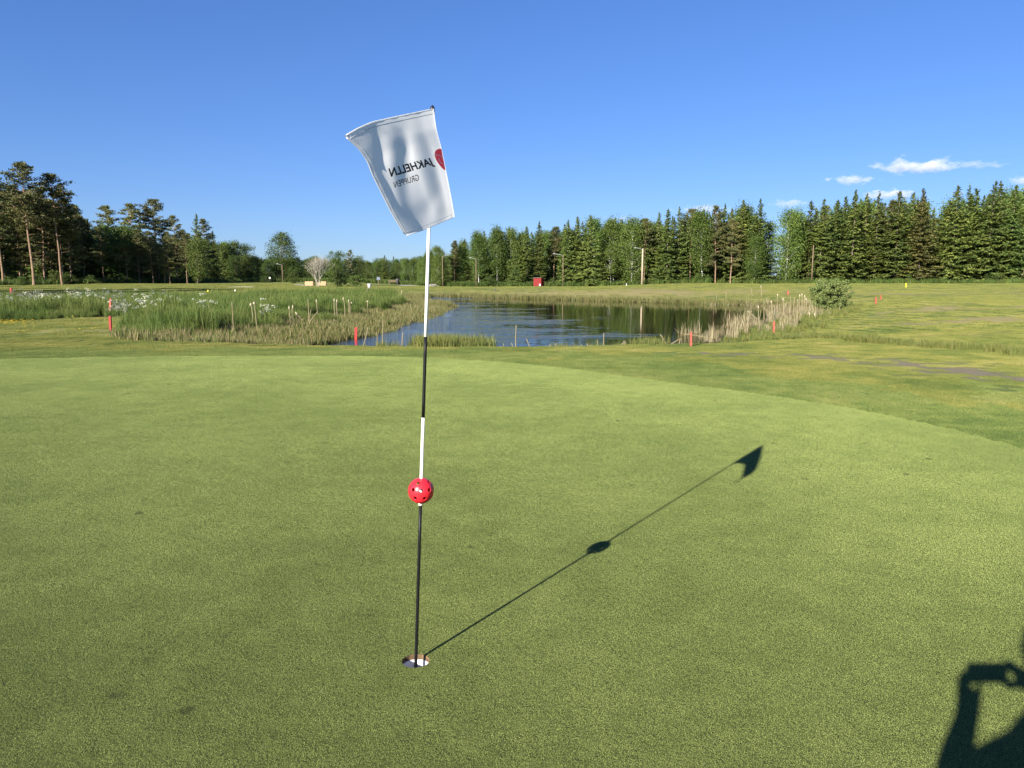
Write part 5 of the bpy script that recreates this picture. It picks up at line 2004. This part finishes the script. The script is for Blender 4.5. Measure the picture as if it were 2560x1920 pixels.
flag_print('emblem_stroke', poly_bmesh(ribbon([(1118, 632), (1132, 642), (1150, 652), (1168, 650), (1184, 655), (1196, 672), (1204, 694)], 6)), ident, m_flag, 'white curved stroke across the emblem', .0022)
flag_print('emblem_stroke', poly_bmesh(ribbon([(1162, 682), (1164, 700), (1172, 722), (1186, 738), (1204, 742), (1218, 738)], 6)), ident, m_flag, 'white curved stroke across the emblem', .0022)
flag_print('emblem_stroke', poly_bmesh(ribbon([(1196, 772), (1206, 768), (1216, 770), (1226, 776)], 4)), ident, m_flag, 'white curved stroke across the emblem', .0022)

# hems with stitching
def hem(name, st_list, rad, mat, lift=.0006):
    pts = []
    for s, t in st_list:
        p0 = flag_point(s, t)
        pts.append(p0 + unit(np.array([0, 0, HC]) - p0) * lift - fl_org)
    m_ = MB()
    m_.tube(pts, rad, 5)
    return m_.build(name, mat, fo, True)


qs_ = np.linspace(.02, .98, 40)
m_stitch = plain('stitch_thread', (.42, .44, .48), .8)
hem('stitching', [(q_, .045) for q_ in qs_], .0007, m_stitch)
hem('stitching', [(.955, q_) for q_ in qs_], .0006, m_stitch)
hem('stitching', [(q_, .972) for q_ in qs_], .0004, m_stitch)
hem('hem', [(q_, .001) for q_ in qs_], .0016, m_flag)
hem('hem', [(.999, q_) for q_ in qs_], .0016, m_flag)
hem('hem', [(q_, .999) for q_ in qs_], .0014, m_flag)

# ------------------------------------------------------------------ the photographer, standing behind the camera: only the shadow is seen
SX, SY = math.tan(SUN_AZ) * 0 + math.sin(SUN_AZ) / math.tan(SUN_EL), math.cos(SUN_AZ) / math.tan(SUN_EL)


def unshadow(px, py, Y):
    """point at depth Y whose shadow on the green falls at that pixel"""
    q_ = at_z(px, py, 0)
    z = (q_[1] - Y) / SY
    return [float(q_[0] - SX * z), Y, float(z)]


phone_c = np.array([.012, -.018, 1.493])
ph = thing('phone', 'dark phone held level in both hands by the standing person', 'phone', [float(c_) for c_ in phone_c])
m = MB()
m.box((-.080, -.006, -.041), (.080, .006, .041))
m.build('body', m_black_plastic, ph, bevel=.003)
m = MB()
m.box((-.073, -.0068, -.035), (.073, -.0061, .035))
m.build('screen', plain('phone_glass', (.02, .025, .03), .1), ph)

V, E, RAD = [], [], []


def vtx(co, r_, link=None):
    V.append(tuple(float(c_) for c_ in co))
    RAD.append(r_ if isinstance(r_, tuple) else (r_, r_))
    if link is not None:
        E.append((link, len(V) - 1))
    return len(V) - 1


tx0, ty0 = .075, -.36
pel = vtx((tx0, ty0, .96), (.165, .125))
waist = vtx((tx0, ty0 + .01, 1.12), (.150, .115), pel)
chest = vtx((tx0, ty0 + .02, 1.30), (.170, .125), waist)
uch = vtx((tx0, ty0 + .02, 1.42), (.135, .095), chest)
neck = vtx((tx0 + .01, ty0 + .05, 1.53), .058, uch)
chin = vtx((tx0 + .012, ty0 + .09, 1.62), (.066, .078), neck)
head = vtx((tx0 + .013, ty0 + .085, 1.72), (.078, .098), chin)
crown_ = vtx((tx0 + .013, ty0 + .075, 1.80), (.060, .080), head)
nose = vtx((tx0 + .013, ty0 + .195, 1.675), .012, chin)
for sx in (-1, 1):
    hip = vtx((tx0 + sx * .095, ty0, .88), .092, pel)
    knee = vtx((tx0 + sx * .11, ty0 + .03, .48), .062, hip)
    calf = vtx((tx0 + sx * .115, ty0 - .01, .33), .056, knee)
    ank = vtx((tx0 + sx * .12, ty0 - .02, .09), .040, calf)
    heel = vtx((tx0 + sx * .12, ty0 - .05, .05), .042, ank)
    toe = vtx((tx0 + sx * .135, ty0 + .17, .035), (.045, .030), ank)
# left arm: elbow and wrist found from the shadow on the green
shL = vtx((tx0 - .185, ty0 + .03, 1.385), .058, uch)
elbL = vtx(unshadow(2366, 1965, -.22), .056, shL)
wrL = vtx(unshadow(2422, 1778, -.055), .036, elbL)
palmL = vtx(unshadow(2420, 1738, -.035), (.058, .030), wrL)
knL = V[palmL]
tipx = phone_c[0] - .076
for k_, (dx, dy, dz, L) in enumerate(((-.020, .000, .055, 1.0), (-.006, .006, .040, .95), (.006, .008, .028, .9), (.018, .008, .016, .75))):
    f1_ = vtx((knL[0] + dx * .8 - .012, knL[1] + .012, knL[2] + .02 + dz * .35), .0135, palmL)
    f2_ = vtx((tipx - .008 + k_ * .010, -.012 + .003 * k_, knL[2] + .035 + dz * .7), .0125, f1_)
    f3_ = vtx((tipx + .012 + k_ * .010, -.020, min(1.455 + .012 * (3 - k_), knL[2] + .055 + dz)), .0115, f2_)
th1 = vtx((knL[0] + .035, knL[1] - .006, knL[2] + .012), .011, palmL)
th2 = vtx((knL[0] + .040, knL[1] + .004, knL[2] + .042), .0095, th1)
# right arm
shR = vtx((tx0 + .185, ty0 + .03, 1.40), .058, uch)
elbR = vtx((tx0 + .31, ty0 + .06, 1.20), .056, shR)
wrR = vtx((phone_c[0] + .170, -.085, 1.450), .045, elbR)
palmR = vtx((phone_c[0] + .120, -.050, 1.482), (.075, .045), wrR)
kr = V[palmR]
for k_, (ex, ey, ez) in enumerate(((-.050, .014, .052), (-.052, .020, .030), (-.055, .022, -.030), (-.040, .022, -.042))):
    f1_ = vtx((kr[0] + ex * .35, kr[1] + .016, kr[2] + ez * .7), .0135, palmR)
    f2_ = vtx((kr[0] + ex * .75, kr[1] + .028, kr[2] + ez * 1.05), .0125, f1_)
    f3_ = vtx((phone_c[0] + .066, -.022, kr[2] + ez * .9 + .012), .0115, f2_)
th1 = vtx((kr[0] - .012, kr[1] - .012, kr[2] + .034), .011, palmR)
th2 = vtx((kr[0] - .048, kr[1] - .004, kr[2] + .045), .0095, th1)
pm = bpy.data.meshes.new('body')
pm.from_pydata(V, E, [])
person = thing('person', 'standing person in dark jacket holding up a phone, casting the shadow on the green', 'person', (tx0, ty0, 0))
body = obj('body', pm, person)
body.location = (-tx0, -ty0, 0)
sk = body.modifiers.new('skin', 'SKIN')
sk.use_smooth_shade = True
sv = pm.skin_vertices[0].data
for i, r_ in enumerate(RAD):
    sv[i].radius = r_
    sv[i].use_root = (i == 0)
sb_ = body.modifiers.new('smooth', 'SUBSURF')
sb_.levels = sb_.render_levels = 2
mp_, nt, out = new_mat('person_clothes_and_skin')
sep = N(nt, 'ShaderNodeSeparateXYZ')
nt.links.new(N(nt, 'ShaderNodeTexCoord').outputs['Object'], sep.inputs[0])
cz_ = ramp(nt, maprange(nt, sep.outputs[2], 0, 2, 0, 1, False), [(0, (.03, .03, .03)), (.05, (.05, .06, .10)), (.48, (.05, .06, .10)), (.485, (.03, .035, .045)), (.765, (.03, .035, .045)), (.77, (.55, .36, .27))])
for e in cz_.node.color_ramp.elements:
    pass
cz_.node.color_ramp.interpolation = 'CONSTANT'
hand = maprange(nt, sep.outputs[1], -.075, -.07)
cz_ = mixc(nt, hand, cz_, (.55, .36, .27))
principled(nt, out, cz_, .7, .25, bump(nt, noise(nt, N(nt, 'ShaderNodeTexCoord').outputs['Object'], 60, 3), .2, .004))
pm.materials.append(mp_)
bmh = bmesh.new()
bmesh.ops.create_uvsphere(bmh, u_segments=24, v_segments=16, radius=1.0)
bmesh.ops.delete(bmh, geom=[v for v in bmh.verts if v.co.z < -.25 + .55 * max(0, v.co.y)], context='VERTS')
for v in bmh.verts:
    k_ = 1 + .04 * math.sin(v.co.x * 19) * math.sin(v.co.y * 17)
    v.co = Vector((v.co.x * .087 * k_, v.co.y * .108 * k_, v.co.z * .105 * k_))
me = bpy.data.meshes.new('hair')
bmh.to_mesh(me)
bmh.free()
me.materials.append(plain('hair', (.06, .04, .025), .7))
hr = obj('hair', me, person)
hr.location = (.013, .08, 1.745)

# ------------------------------------------------------------------ clouds, far off over the trees
def cloud_mat(dens, seed, stretch):
    m_, nt, out = new_mat('cloud_vapour')
    tc = N(nt, 'ShaderNodeTexCoord').outputs['Object']
    mp2 = N(nt, 'ShaderNodeMapping')
    mp2.inputs['Location'].default_value = (seed * 3.7, seed * 1.3, 0)
    mp2.inputs['Scale'].default_value = (stretch, 1.5, 1.0)
    nt.links.new(tc, mp2.inputs['Vector'])
    ln = N(nt, 'ShaderNodeVectorMath', operation='LENGTH')
    nt.links.new(tc, ln.inputs[0])
    n1 = noise(nt, mp2.outputs[0], 1.25, 5, .62)
    core = mathn(nt, 'SUBTRACT', mathn(nt, 'ADD', .55, mathn(nt, 'MULTIPLY', mathn(nt, 'SUBTRACT', n1, .5), 2.6)), ln.outputs['Value'])
    dn_ = maprange(nt, core, 0.0, .35, 0, dens)
    v_ = N(nt, 'ShaderNodeVolumePrincipled')
    v_.inputs['Color'].default_value = (.99, .99, 1.0, 1)
    v_.inputs['Anisotropy'].default_value = 0.0
    nt.links.new(dn_, v_.inputs['Density'])
    nt.links.new(v_.outputs[0], out.inputs['Volume'])
    return m_


L_CL = {0: 'long flat white cloud with trailing thin end above the spruces', 1: 'small flat grey white cloud just above the spruce tops', 2: 'low white cloud bank behind the spruce tops', 3: 'small white puff of cloud by a gap in the spruces'}
for i, (x0, x1, y0, y1, lab, dens) in enumerate([(2165, 2420, 386, 440, 0, .02), (2360, 2530, 397, 425, 'thin trailing wisp of cloud at the end of the long flat cloud', .008), (2055, 2190, 434, 466, 1, .016), (2150, 2310, 468, 506, 2, .022), (2380, 2415, 470, 494, 3, .008), (2505, 2700, 432, 468, 'white cloud beside the tallest spruce tops', .016),
                                              (1680, 1850, 506, 540, 'low pale cloud behind the pines and spruces beyond the pond', .012), (1925, 2035, 495, 525, 'low pale cloud showing through the gap in the trees', .012), (1505, 1600, 538, 556, 'faint low cloud above the wood behind the red shed', .006)]):
    Y = 7000.0
    c0 = at_y((x0 + x1) / 2, (y0 + y1) / 2, Y)
    sx_, sz_ = (x1 - x0) / FPX * Y * .70, (y1 - y0) / FPX * Y * .52
    bmc = bmesh.new()
    bmesh.ops.create_icosphere(bmc, subdivisions=3, radius=1.25)
    me = bpy.data.meshes.new('cloud')
    bmc.to_mesh(me)
    bmc.free()
    me.materials.append(cloud_mat(dens * .34, i + 1, max(1.0, min(3.5, sx_ / sz_ * .55))))
    o = obj('cloud', me)
    o.location = [float(c_) for c_ in c0]
    o.scale = (sx_, max(160, sx_ * .35), sz_)
    tag(o, L_CL.get(lab, lab), 'cloud', 'fair weather clouds')
